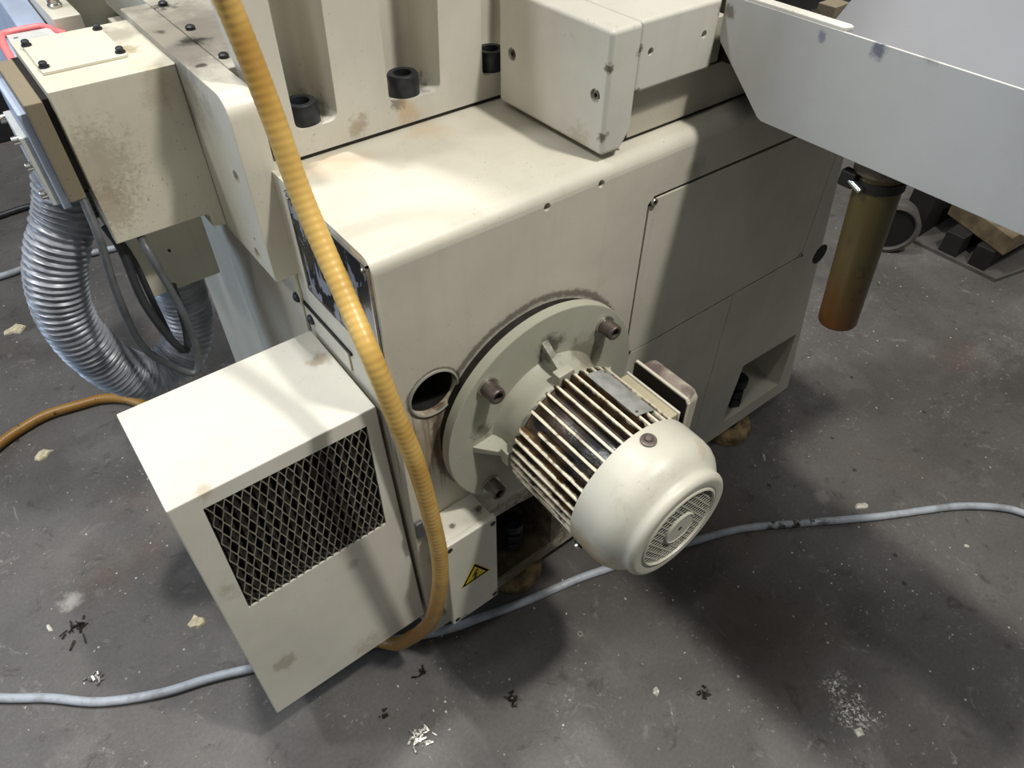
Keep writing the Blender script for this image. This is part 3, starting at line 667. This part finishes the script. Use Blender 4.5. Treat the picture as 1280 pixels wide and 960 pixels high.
# terminal box on the right flank
b = B(); box(b, 0.545, 0.576, 0.374, 0.472, 0.530, 0.649, 0.002); obj('terminal_pad', b, M_pad, em)
b = B(); box(b, 0.5755, 0.5795, 0.372, 0.474, 0.528, 0.6515, 0.0015); obj('pad_rim', b, M_plate, em)
b = B(); box(b, 0.579, 0.606, 0.392, 0.474, 0.535, 0.600, 0.001); obj('terminal_neck', b, M_seal, em)
b = B(); box(b, 0.6045, 0.608, 0.381, 0.486, 0.520, 0.647, 0.0017); obj('lid_gasket', b, M_seal, em)
b = B(); prism(b, [(0.381, 0.640), (0.386, 0.6475), (0.482, 0.6475), (0.4865, 0.640), (0.4865, 0.644), (0.483, 0.6500), (0.385, 0.6500), (0.3795, 0.644), (0.3795, 0.525), (0.381, 0.525)], 'X', 0.6040, 0.6085); obj('lid_rim', b, M_plate, em)
b = B()
pts = [(0.386, 0.522), (0.481, 0.522), (0.483, 0.632), (0.472, 0.6445), (0.395, 0.6445), (0.386, 0.634)]
prism(b, pts, 'X', 0.6075, 0.637, 0.005, 3); obj('terminal_lid', b, M_lidtop, em)
# rating plate bent over the fins
b = B(); n = 8; gr = []
for i in range(n+1):
    a = 62+i*(82-62)/n
    gr.append([b.verts.new(at(r, a, y)) for (r, y) in ((0.1072, 0.486), (0.1072, 0.388), (0.1082, 0.388), (0.1082, 0.486))])
for a, c in zip(gr, gr[1:]):
    for i in range(4): b.faces.new((a[i], a[(i+1) % 4], c[(i+1) % 4], c[i]))
b.faces.new(gr[0]); b.faces.new(gr[-1][::-1]); bmesh.ops.recalc_face_normals(b, faces=b.faces)
rp = obj('rating_plate', b, M_alu, em)
for y in (0.48, 0.394):
    b = B(); d = at(1, 79 if y < 0.45 else 65, 0)-AX; cyl(b, at(0.108, 79 if y < 0.45 else 65, y), at(0.1095, 79 if y < 0.45 else 65, y), 0.0022, n=8); obj('rivet', b, M_zinc, rp)

# ================================================================== cooling unit
cu = thing('cooling_unit', 'beige box cooling unit with mesh front hung at the left of the base', 'cooling unit', (0.11, 0.71, 0.135))
BT, TT = 0.136, 0.6555
def fy(z): return 0.6285-(0.6555-z)*(0.6285-0.5848)/(0.6555-0.136)
def fxl(z): return -0.0268-(0.6555-z)*0.0078/0.52
b = B(); hexa(b, [(fxl(BT), fy(BT), BT), (0.2545, fy(BT), BT), (0.2575, 0.827, BT), (-0.027, 0.827, BT),
                  (-0.0268, fy(TT), TT), (0.2555, fy(TT), TT), (0.2575, 0.827, TT), (-0.027, 0.827, TT)], 0.0022, 3)
c = B(); q = [(0.0099, 0.632), (0.2369, 0.630), (0.2281, 0.4237), (0.0036, 0.4179)]
f8 = [(x, fy(z)-0.03, z) for x, z in q]; k8 = [(x, fy(z)+0.034, z) for x, z in q]
hexa(c, f8+k8)
c2 = B(); box(c2, -0.01, 0.245, 0.69, 0.80, 0.30, 0.64)
b = cut(b, [c])
obj('cabinet_shell', b, M_cool, cu)
b = B(); hexa(b, [(x, fy(z)+0.032, z) for x, z in q]+[(x, fy(z)+0.0336, z) for x, z in q]); obj('mesh_shade_backing', b, M_cooldark, cu, smooth=0)  # dark sheet standing in for the shade behind the mesh
b = B()
for (i, j) in ((0, 3), (3, 2), (1, 2), (0, 1)):
    (xa, za), (xb, zb) = q[i], q[j]
    t_ = V((zb-za, 0, xa-xb)).normalized()*0.0015
    if t_.dot(V((0.118-xa, 0, 0.52-za))) < 0: t_ = -t_
    A_, B_ = V((xa, fy(za)+0.0035, za)), V((xb, fy(zb)+0.0035, zb)); dy = V((0, 0.0285, 0)); o_ = -t_*0.3
    hexa(b, [A_+o_, B_+o_, B_+dy+o_, A_+dy+o_, A_+t_, B_+t_, B_+dy+t_, A_+dy+t_])
obj('opening_shade_liner', b, M_cooldark, cu, smooth=0)  # dark plates put shade on the inner edges of the opening
# expanded metal screen
b = B()
def onp(u, v, off=0.0015):           # u,v in 0..1 across the opening
    top = V((q[0][0]+(q[1][0]-q[0][0])*u, 0, q[0][1]+(q[1][1]-q[0][1])*u)); bot = V((q[3][0]+(q[2][0]-q[3][0])*u, 0, q[3][1]+(q[2][1]-q[3][1])*u))
    p = top.lerp(bot, v); p.y = fy(p.z)+off; return p
NU, NV = 38, 6
wv = 0.00055
def strand(p0, p1):
    d = (p1-p0).normalized(); nrm = V((0, -1, 0)); s = d.cross(nrm).normalized()
    vs8 = [p0+s*wv+nrm*0.001, p0-s*wv+nrm*0.001, p0-s*wv-nrm*0.001, p0+s*wv-nrm*0.001]
    ve8 = [p1+s*wv+nrm*0.001, p1-s*wv+nrm*0.001, p1-s*wv-nrm*0.001, p1+s*wv-nrm*0.001]
    a = [b.verts.new(v) for v in vs8]; e = [b.verts.new(v) for v in ve8]
    for i in range(4): b.faces.new((a[i], a[(i+1) % 4], e[(i+1) % 4], e[i]))
# strands zig-zag down each column of diamonds
for i in range(NU+1):
    for j in range(2*NV):
        sgn = 1 if (i+j) % 2 == 0 else -1
        u0 = i/NU; g = 0.5/NU*0.94
        for s_ in (0,):
            a0 = u0+sgn*g; a1 = u0-sgn*g
            v0, v1 = j/(2*NV), (j+1)/(2*NV)
            # bond flat at ends, sloped in the middle
            va, vb = v0+(v1-v0)*0.12, v1-(v1-v0)*0.12
            for (ua, va_, ub, vb_) in ((a0, v0, a0, va), (a0, va, a1, vb), (a1, vb, a1, v1)):
                if 0 <= min(ua, ub) and max(ua, ub) <= 1: strand(onp(ua, va_), onp(ub, vb_))
obj('expanded_mesh', b, M_wire, cu, smooth=0)
for i in range(15):
    u = (i+0.5)/15
    b = B(); p0 = onp(u, 0.005, 0.014); p1 = onp(u, 0.995, 0.014)
    wx = 0.0038
    hexa(b, [(p1.x-wx, p1.y, p1.z), (p1.x+wx, p1.y, p1.z), (p1.x+wx, p1.y+0.016, p1.z), (p1.x-wx, p1.y+0.016, p1.z),
             (p0.x-wx, p0.y, p0.z), (p0.x+wx, p0.y, p0.z), (p0.x+wx, p0.y+0.016, p0.z), (p0.x-wx, p0.y+0.016, p0.z)])
    obj('radiator_slat', b, M_coil, cu, smooth=0)

# ================================================================== junction box with warning sign
jb = thing('junction_box', 'small beige junction box with yellow warning triangle on the base front', 'junction box', (0.327, 0.55, 0.167))
b = B(); box(b, 0.281, 0.3725, 0.530, 0.584, 0.175, 0.413, 0.002); obj('box_body', b, M_jb, jb)
b = B(); box(b, 0.2775, 0.3757, 0.520, 0.531, 0.168, 0.4165, 0.003); ld = obj('box_lid', b, M_jb, jb)
for x, z in ((0.2855, 0.404), (0.3675, 0.403), (0.2865, 0.180), (0.3675, 0.181)):
    b = B(); lathe(b, [(0, 0.005), (0.0012, 0.005), (0.0018, 0.003)], (x, 0.5205, z), my, 14); obj('lid_screw', b, M_black, ld)
tri = [(0.3285, 0.3225), (0.3570, 0.2745), (0.3010, 0.2740)]
cen = V((sum(p[0] for p in tri)/3, sum(p[1] for p in tri)/3))
def shr(k): return [tuple(cen+(V(p)-cen)*k) for p in tri]
b = B(); prism(b, shr(1.085), 'Y', 0.5197, 0.5203); st = obj('warning_sticker', b, M_yellow, jb, smooth=0, label='yellow triangular electric shock warning')
b = B()
O = [V((p[0], 0.5193, p[1])) for p in shr(1.0)]; I = [V((p[0], 0.5193, p[1])) for p in shr(0.77)]
vo = [b.verts.new(v) for v in O]; vi = [b.verts.new(v) for v in I]
for i in range(3): b.faces.new((vo[i], vo[(i+1) % 3], vi[(i+1) % 3], vi[i]))
bmesh.ops.solidify(b, geom=list(b.faces), thickness=0.0004)
bmesh.ops.recalc_face_normals(b, faces=b.faces); obj('triangle_border', b, M_ink, st, smooth=0)
b = B()
bolt = [(0.0035, 0.013), (-0.0065, -0.001), (-0.0005, 0.000), (-0.0025, -0.0075), (-0.0048, -0.0065), (-0.0015, -0.0135), (0.0022, -0.0055), (-0.0003, -0.0065), (0.0045, 0.0035), (-0.001, 0.0025), (0.0065, 0.012)]
prism(b, [(cen.x+x*1.05, cen.y-0.001+z*1.05) for x, z in bolt], 'Y', 0.5190, 0.5194); obj('lightning_symbol', b, M_ink, st, smooth=0)

# ================================================================== yellow conduit
b = B()
yp = [(0.19, 0.70, 1.27), (0.212, 0.71, 1.20), (0.225, 0.72, 1.1421), (0.232, 0.712, 1.085), (0.2345, 0.695, 1.03), (0.235, 0.672, 0.966), (0.2345, 0.637, 0.914), (0.2325, 0.594, 0.866), (0.2286, 0.545, 0.818), (0.236, 0.525, 0.7388), (0.2463, 0.512, 0.6541), (0.2546, 0.505, 0.532), (0.258, 0.503, 0.4277), (0.2516, 0.512, 0.3141), (0.2379, 0.533, 0.206), (0.216, 0.572, 0.114), (0.1924, 0.622, 0.034), (0.165, 0.70, 0.0135), (0.12, 0.95, 0.0125), (0.07, 1.35, 0.0125), (0.035, 1.53, 0.0125), (-0.0061, 1.62, 0.0125), (-0.06, 1.668, 0.0125), (-0.117, 1.684, 0.0125), (-0.191, 1.6966, 0.0125), (-0.25, 1.686, 0.0125), (-0.309, 1.662, 0.0125), (-0.40, 1.60, 0.0125), (-0.55, 1.45, 0.0125)]
tube(b, yp, 0.0126, 16, 0.0021, ribs(0.0084, 0.028))
tag(obj('yellow_conduit', b, M_yel, None, smooth=60, wn=False), 'yellow ribbed conduit hanging down the machine and under the cooling unit', 'hose')
b = B(); box(b, 0.262, 0.275, 0.5765, 0.584, 0.385, 0.425, 0.002); tag(obj('conduit_clip', b, M_cable2, None), 'small grey clip on the base beside the yellow conduit', 'clip')

# grey floor cable
hang('floor_cable', [(-0.75, 1.28, 0.0085), (-0.55, 1.09, 0.0085), (-0.4335, 0.9861, 0.0085), (-0.363, 0.9319, 0.0085), (-0.2886, 0.8656, 0.0085), (-0.1954, 0.8141, 0.0085), (-0.1146, 0.7859, 0.0085), (-0.0472, 0.7572, 0.0085), (0.10, 0.690, 0.0085), (0.2786, 0.5999, 0.0085), (0.3659, 0.5713, 0.0085), (0.4669, 0.5424, 0.0085), (0.5769, 0.5179, 0.0085), (0.6487, 0.4962, 0.0085), (0.7400, 0.470, 0.0085), (0.832, 0.4353, 0.0085), (0.9597, 0.3843, 0.0085), (1.1024, 0.2963, 0.0085), (1.2311, 0.2166, 0.0085), (1.37, 0.1405, 0.0085), (1.4257, 0.1035, 0.0085), (1.4726, 0.0619, 0.0085), (1.5008, 0.0208, 0.0085), (1.53, -0.08, 0.0085), (1.60, -0.45, 0.0085), (1.85, -1.0, 0.0085), (2.4, -1.5, 0.0085)], 0.0085, M_gcab, 'pale grey cable snaking across the floor beneath the motor', 'cable', None, 0.015)
hang('floor_cable', [(-0.3, 2.80, 0.011), (-0.0949, 2.8224, 0.011), (-0.0161, 2.8294, 0.011), (0.0402, 2.8209, 0.011), (0.3, 2.79, 0.011)], 0.0105, M_cable, 'black cable on the floor far behind the corrugated duct', 'cable')
hang('floor_cable', [(-0.4, 2.46, 0.011), (-0.1678, 2.4273, 0.011), (-0.0748, 2.4269, 0.011), (0.1058, 2.3854, 0.011), (0.4, 2.31, 0.011)], 0.0105, M_gcab, 'grey cable on the floor seen through the corrugated duct loop', 'cable')

# ================================================================== coolant tray (right)
ct = thing('coolant_tray', 'long pale grey coolant tray jutting forward from the slideway guard', 'coolant tray', (1.0, 0.1, 0.93))
b = B(); prism(b, [(-0.30, 0.9475), (0.505, 0.9475), (0.512, 0.950), (0.594, 1.022), (0.597, 1.035), (0.597, 1.0765), (-0.30, 1.0765)], 'X', 0.7995, 0.803, 0.0008); obj('side_sheet', b, M_sheet, ct)
b = B(); prism(b, [(0.8005, 0.60), (0.8165, 0.60), (0.8175, 0.435), (0.8125, 0.428), (0.8005, 0.432)], 'Z', 1.0755, 1.0805, 0.0012); obj('lip_strip', b, M_lip, ct, label='chipped cream lip')
b = B(); box(b, 0.803, 1.16, -0.30, 0.507, 0.9475, 0.9505); obj('tray_bottom', b, M_slot, ct)
b = B(); prism(b, [(0.505, 0.9485), (0.5925, 1.0235), (0.5955, 1.036), (0.5955, 1.070), (0.5925, 1.070), (0.5925, 1.0375), (0.590, 1.0265), (0.503, 0.9515)], 'X', 0.803, 1.16); obj('tray_end', b, M_slot, ct)  # added to close the tray's shadow; inner shade put into its dark colour
b = B(); box(b, 1.16, 1.36, 0.20, 0.595, 0.9475, 0.957, 0.001); obj('tray_shade_wing', b, M_sheet, ct)  # unseen plate added to keep lamp light off the base's right edge
b = B(); hexa(b, [(0.830, -0.30, 1.046), (1.10, -0.30, 1.20), (1.10, 0.50, 1.20), (0.830, 0.475, 1.046), (0.827, -0.30, 1.051), (1.097, -0.30, 1.206), (1.097, 0.50, 1.206), (0.827, 0.475, 1.051)], 0.001, 2); obj('tray_table', b, M_table, ct)
b = B(); box(b, 0.898, 0.930, 0.505, 0.530, 1.03, 1.066, 0.001); obj('stop_block', b, M_dirt, ct)

dt = thing('drain_tube', 'stained amber drain tube hanging from the underside of the coolant tray', 'drain tube', (0.845, 0.34, 0.70))
a0, a1 = V((0.8445, 0.350, 0.926)), V((0.8435, 0.3295, 0.7055))
b = B(); d = (a1-a0).normalized(); L = (a1-a0).length
lathe(b, [(-0.02, 0.0245), (0.0, 0.0285), (L*0.5, 0.0272), (L-0.004, 0.0262), (L, 0.0245), (L, 0.0225), (L*0.5, 0.0225), (0.02, 0.0225)], a0, d, 36); obj('tube', b, M_amb, dt)
b = B(); lathe(b, [(0.004, 0.0285), (0.004, 0.0305), (0.016, 0.0305), (0.016, 0.0285)], a0, d, 36); cl = obj('hose_clamp', b, M_slot, dt)
pc = a0+d*0.01+V((-0.024, 0.022, 0.0))
b = B(); box(b, pc.x-0.010, pc.x+0.004, pc.y-0.006, pc.y+0.014, pc.z-0.008, pc.z+0.012, 0.002); obj('clamp_housing', b, M_slot, cl)
b = B(); cyl(b, pc+V((-0.004, 0.006, 0.003)), pc+V((-0.010, -0.020, -0.004)), 0.0048, n=14, bev=0.001); obj('clamp_screw', b, M_zinc, cl)
b = B(); cyl(b, a0-d*0.004, a0-d*0.024, 0.034, n=28); obj('tray_socket', b, M_brown, dt)

# ================================================================== things behind, right
b = B(); cyl(b, (1.268, 0.5845, 0.505), (1.268, 0.5825, 0.505), 0.022, n=28); obj('lifting_hole', b, M_hole, mb, smooth=0)
wh = thing('caster_wheel', 'black wheel with a grey rim on the floor behind the drain tube', 'wheel', (2.22, 0.83, 0))
wd = V((-0.80, -0.60, 0.0)).normalized(); wc = V((2.22, 0.83, 0.088))
b = B(); lathe(b, [(-0.03, 0.075), (-0.026, 0.087), (0.026, 0.087), (0.03, 0.075), (0.026, 0.070), (-0.026, 0.070)], wc, wd, 40, cap=False); obj('tyre', b, M_greysteel, wh)
b = B(); lathe(b, [(-0.02, 0.071), (0.02, 0.071)], wc, wd, 40); obj('hub', b, M_hole, wh)
sk = thing('machine_skid', 'low skid with a tan timber beam over dark runners behind the tray', 'skid', (2.6, 0.65, 0))
b = B(); prism(b, [(2.335, 0.86), (2.335, 0.50), (3.2, 0.30), (3.2, 0.9)], 'Z', 0.0, 0.012); obj('floor_plate', b, M_greysteel, sk, smooth=0)
b = B(); hexa(b, [(2.345, 0.52, 0.085), (2.60, 0.50, 0.085), (2.60, 0.74, 0.085), (2.44, 0.755, 0.085), (2.345, 0.52, 0.15), (2.60, 0.50, 0.15), (2.60, 0.74, 0.15), (2.44, 0.755, 0.15)], 0.004); obj('timber_beam', b, M_wood, sk)
for (x0, x1, y0, y1) in ((2.345, 2.75, 0.545, 0.60), (2.345, 2.75, 0.64, 0.70)):
    b = B(); box(b, x0, x1, y0, y1, 0.012, 0.085, 0.002); obj('runner', b, M_slot, sk)
b = B(); box(b, 2.36, 3.1, 0.78, 0.86, 0.012, 0.22, 0.003); obj('rear_rail', b, M_slot, sk)

# ================================================================== things behind, upper left
rm = thing('rear_motor_box', 'pale grey box with red rim just behind the gearbox cover plate', 'motor box', (0.10, 1.30, 0.8))
b = B(); box(b, 0.072, 0.158, 1.235, 1.345, 0.80, 0.968, 0.006); obj('box_body', b, M_bluegr, rm)
b = B(); prism(b, [(0.078, 1.24), (0.148, 1.24), (0.142, 1.345), (0.083, 1.348)], 'Z', 0.967, 0.972, 0.001); tp = obj('grey_top', b, M_greytop, rm)
b = B()
tube(b, [(0.071, 1.22, 0.955), (0.0705, 1.27, 0.969), (0.073, 1.32, 0.972), (0.080, 1.352, 0.972), (0.11, 1.358, 0.972), (0.136, 1.356, 0.971), (0.147, 1.335, 0.968), (0.158, 1.315, 0.966)], 0.0055, 12, 0.006); obj('red_rim', b, M_pink, rm)
for x, y, l in ((0.089, 1.325, 0.006), (0.105, 1.285, 0.013)):
    b = B(); box(b, x, x+l, y-0.001, y+0.001, 0.9715, 0.9728); obj('slot', b, M_slot, tp, smooth=0)
rh = thing('rear_housing', 'tall beige housing behind the far end of the saddle beam', 'machine housing', (0.3, 1.5, 0.6))
b = B(); box(b, 0.1985, 0.44, 1.56, 1.80, 0.55, 1.30, 0.003); obj('housing_shell', b, M_gear, rh)
rc = thing('rear_bracket', 'cream bracket with a steel stud behind the gearbox', 'bracket', (0.17, 1.42, 0.85))
b = B(); box(b, 0.150, 0.1905, 1.335, 1.60, 0.955, 0.985, 0.002); obj('bracket_plate', b, M_plate, rc)
b = B(); box(b, 0.153, 0.182, 1.3365, 1.36, 0.90, 0.956, 0.001); obj('hollow', b, M_brown, rc)
b = B(); lathe(b, [(0, 0.011), (0.004, 0.011), (0.006, 0.009), (0.04, 0.009)], (0.168, 1.392, 0.985), (0, 0, 1), 24); obj('stud', b, M_zinc, rc)
rg = thing('rear_guard', 'light blue sheet guard leaning behind the red rimmed box', 'guard', (0.1, 1.6, 0.6))
b = B(); hexa(b, [(0.055, 1.40, 0.75), (0.148, 1.362, 0.75), (0.148, 1.9, 0.75), (0.06, 1.9, 0.75), (0.108, 1.40, 0.955), (0.148, 1.362, 0.955), (0.148, 1.9, 1.0), (0.112, 1.9, 1.0)], 0.003); obj('guard_sheet', b, M_bluegr, rg)
dc = thing('dark_cabinet', 'dark cabinet standing on the floor far behind the gearbox', 'cabinet', (-0.5, 3.9, 0))
b = B(); box(b, -1.6, 0.6, 3.45, 4.4, 0.0, 1.9, 0.01); dcb = obj('cabinet_shell', b, M_darkcab, dc)
b = B(); cyl(b, (0.055, 1.62, 0.88), (0.075, 1.66, 1.25), 0.0035, n=10); obj('rod', b, M_zinc, rg, label='thin white rod')

# ================================================================== litter on the floor
def flake(name, x, y, r, m, label, cat, h=0.003, n=9, el=1.0, rot=0.0, jag=0.5):
    b = B(); rnd = random.Random(hash((round(x*1000), round(y*1000))) & 0xffff)
    pts = []
    for i in range(n):
        a = 2*PI*i/n; q = r*(1-jag*rnd.random()); px, py = q*math.cos(a)*el, q*math.sin(a)
        pts.append((x+px*math.cos(rot)-py*math.sin(rot), y+px*math.sin(rot)+py*math.cos(rot)))
    A = [b.verts.new((p[0], p[1], 0.0003)) for p in pts]; Tp = [b.verts.new((x+(p[0]-x)*0.85, y+(p[1]-y)*0.85, h*(0.4+0.6*rnd.random()))) for p in pts]
    b.faces.new(A[::-1]); c = b.verts.new((x, y, h))
    for i in range(n):
        b.faces.new((A[i], A[(i+1) % n], Tp[(i+1) % n], Tp[i])); b.faces.new((Tp[i], Tp[(i+1) % n], c))
    return tag(obj(name, b, m, None, smooth=0), label, cat)
flake('paint_flake', -0.093, 0.917, 0.021, M_flake, 'ragged cream flake on the floor left of the cooling unit', 'flake', 0.006)
flake('paint_flake', -0.232, 1.575, 0.020, M_flake, 'tan flake on the floor next to the yellow conduit', 'flake', 0.006, el=1.3)
flake('paint_flake', 0.7848, -0.0247, 0.011, M_chip, 'square pale chip lying in the white scuff', 'chip', 0.005, 4, jag=0.1, rot=0.4)
flake('paint_flake', 0.5459, 0.253, 0.009, M_chip, 'white chip on the open floor below the motor shadow', 'chip', 0.003, el=1.5, rot=0.7)
flake('paint_flake', 1.2304, 0.2593, 0.014, M_chip, 'white chip just behind the pale grey floor cable at right', 'chip', 0.004, el=1.6, rot=-0.4)
flake('paint_flake', -0.3301, 1.0841, 0.014, M_chip, 'thin white sliver on the floor at left', 'chip', 0.003, 7, el=0.35, rot=0.2, jag=0.3)
flake('paint_flake', 1.1683, 0.4896, 0.016, M_chip, 'white splinter on the floor in front of the right levelling foot', 'chip', 0.003, 6, el=0.22, rot=-0.75, jag=0.2)
flake('paint_flake', -0.1845, 2.1318, 0.03, M_flake, 'large pale flake on the floor left of the corrugated duct', 'flake', 0.006, el=1.2)
flake('paint_flake', 1.3197, 0.0563, 0.007, M_chip, 'small white chip on the floor near the right frame edge', 'chip', 0.003)
def swarf(x, y, r, n, m, label):
    b = B(); rnd = random.Random(int(x*1e4)+int(y*1e4))
    for _ in range(n):
        p = V((x+rnd.gauss(0, r*0.45), y+rnd.gauss(0, r*0.45), 0.001+rnd.random()*0.004)); a = rnd.random()*6.28; l = r*(0.15+0.3*rnd.random())
        d = V((math.cos(a), math.sin(a), rnd.uniform(-0.1, 0.25)))*l; s = V((-d.y, d.x, 0)).normalized()*rnd.uniform(0.0008, 0.0022)
        q_ = [p-d+s, p-d-s, p+d-s, p+d+s]; up = V((0, 0, 0.0012))
        hexa(b, [v for v in q_]+[v+up for v in q_])
    o = obj('swarf_clump', b, m, None, smooth=0); return tag(o, label, 'swarf')
swarf(-0.2822, 0.9199, 0.02, 16, M_sw, 'silver-black swarf tangle on the floor above the pale cable')
swarf(0.1495, 0.457, 0.018, 40, M_sw, 'glittering heap of fine swarf on the floor at front centre')
swarf(-0.2843, 1.049, 0.026, 16, M_dchip, 'dark swarf streak on the floor at left')
swarf(0.21, 0.555, 0.013, 10, M_dchip, 'dark swarf sliver below the bend of the yellow conduit')
swarf(0.6134, 0.1936, 0.013, 18, M_dchip, 'dark crumbly swarf on the open floor at lower right')
swarf(0.32, 0.405, 0.015, 14, M_dchip, 'dark swarf crumbs on the floor at lower centre')
swarf(0.115, 0.532, 0.011, 8, M_dchip, 'dark swarf curl on the floor under the cooling unit edge')
b = B(); lathe(b, [(0, 0.006), (0.0015, 0.006), (0.0015, 0.003), (0, 0.003)], (0.5065, 0.4246, 0.0005), (0, 0, 1), 18, cap=False)
tag(obj('small_washer', b, M_zinc, None), 'tiny steel washer lying on the floor in front of the warning box', 'washer')
b = B(); rnd = random.Random(3)
for _ in range(1100):
    x = rnd.uniform(-0.5, 1.7); y = rnd.uniform(-0.15, 2.4)
    if 0.26 < x < 1.35 and y > 0.66: continue
    a = rnd.random()*6.28; l = rnd.choice((0.0010, 0.0012, 0.0014, 0.0018, 0.0022, 0.0032)); w_ = l*rnd.uniform(0.3, 0.9)
    d = V((math.cos(a), math.sin(a), 0)); s = V((-d.y, d.x, 0)); p = V((x, y, 0.0002))
    vs_ = [b.verts.new(v) for v in (p+d*l, p+s*w_, p-d*l, p-s*w_, p+V((0, 0, w_*0.7)))]
    for i in range(4): b.faces.new((vs_[i], vs_[(i+1) % 4], vs_[4]))
fc = obj('floor_chips', b, M_chip, None, smooth=0, kind='stuff'); tag(fc, 'fine pale chips scattered over the whole grey floor', 'chips')
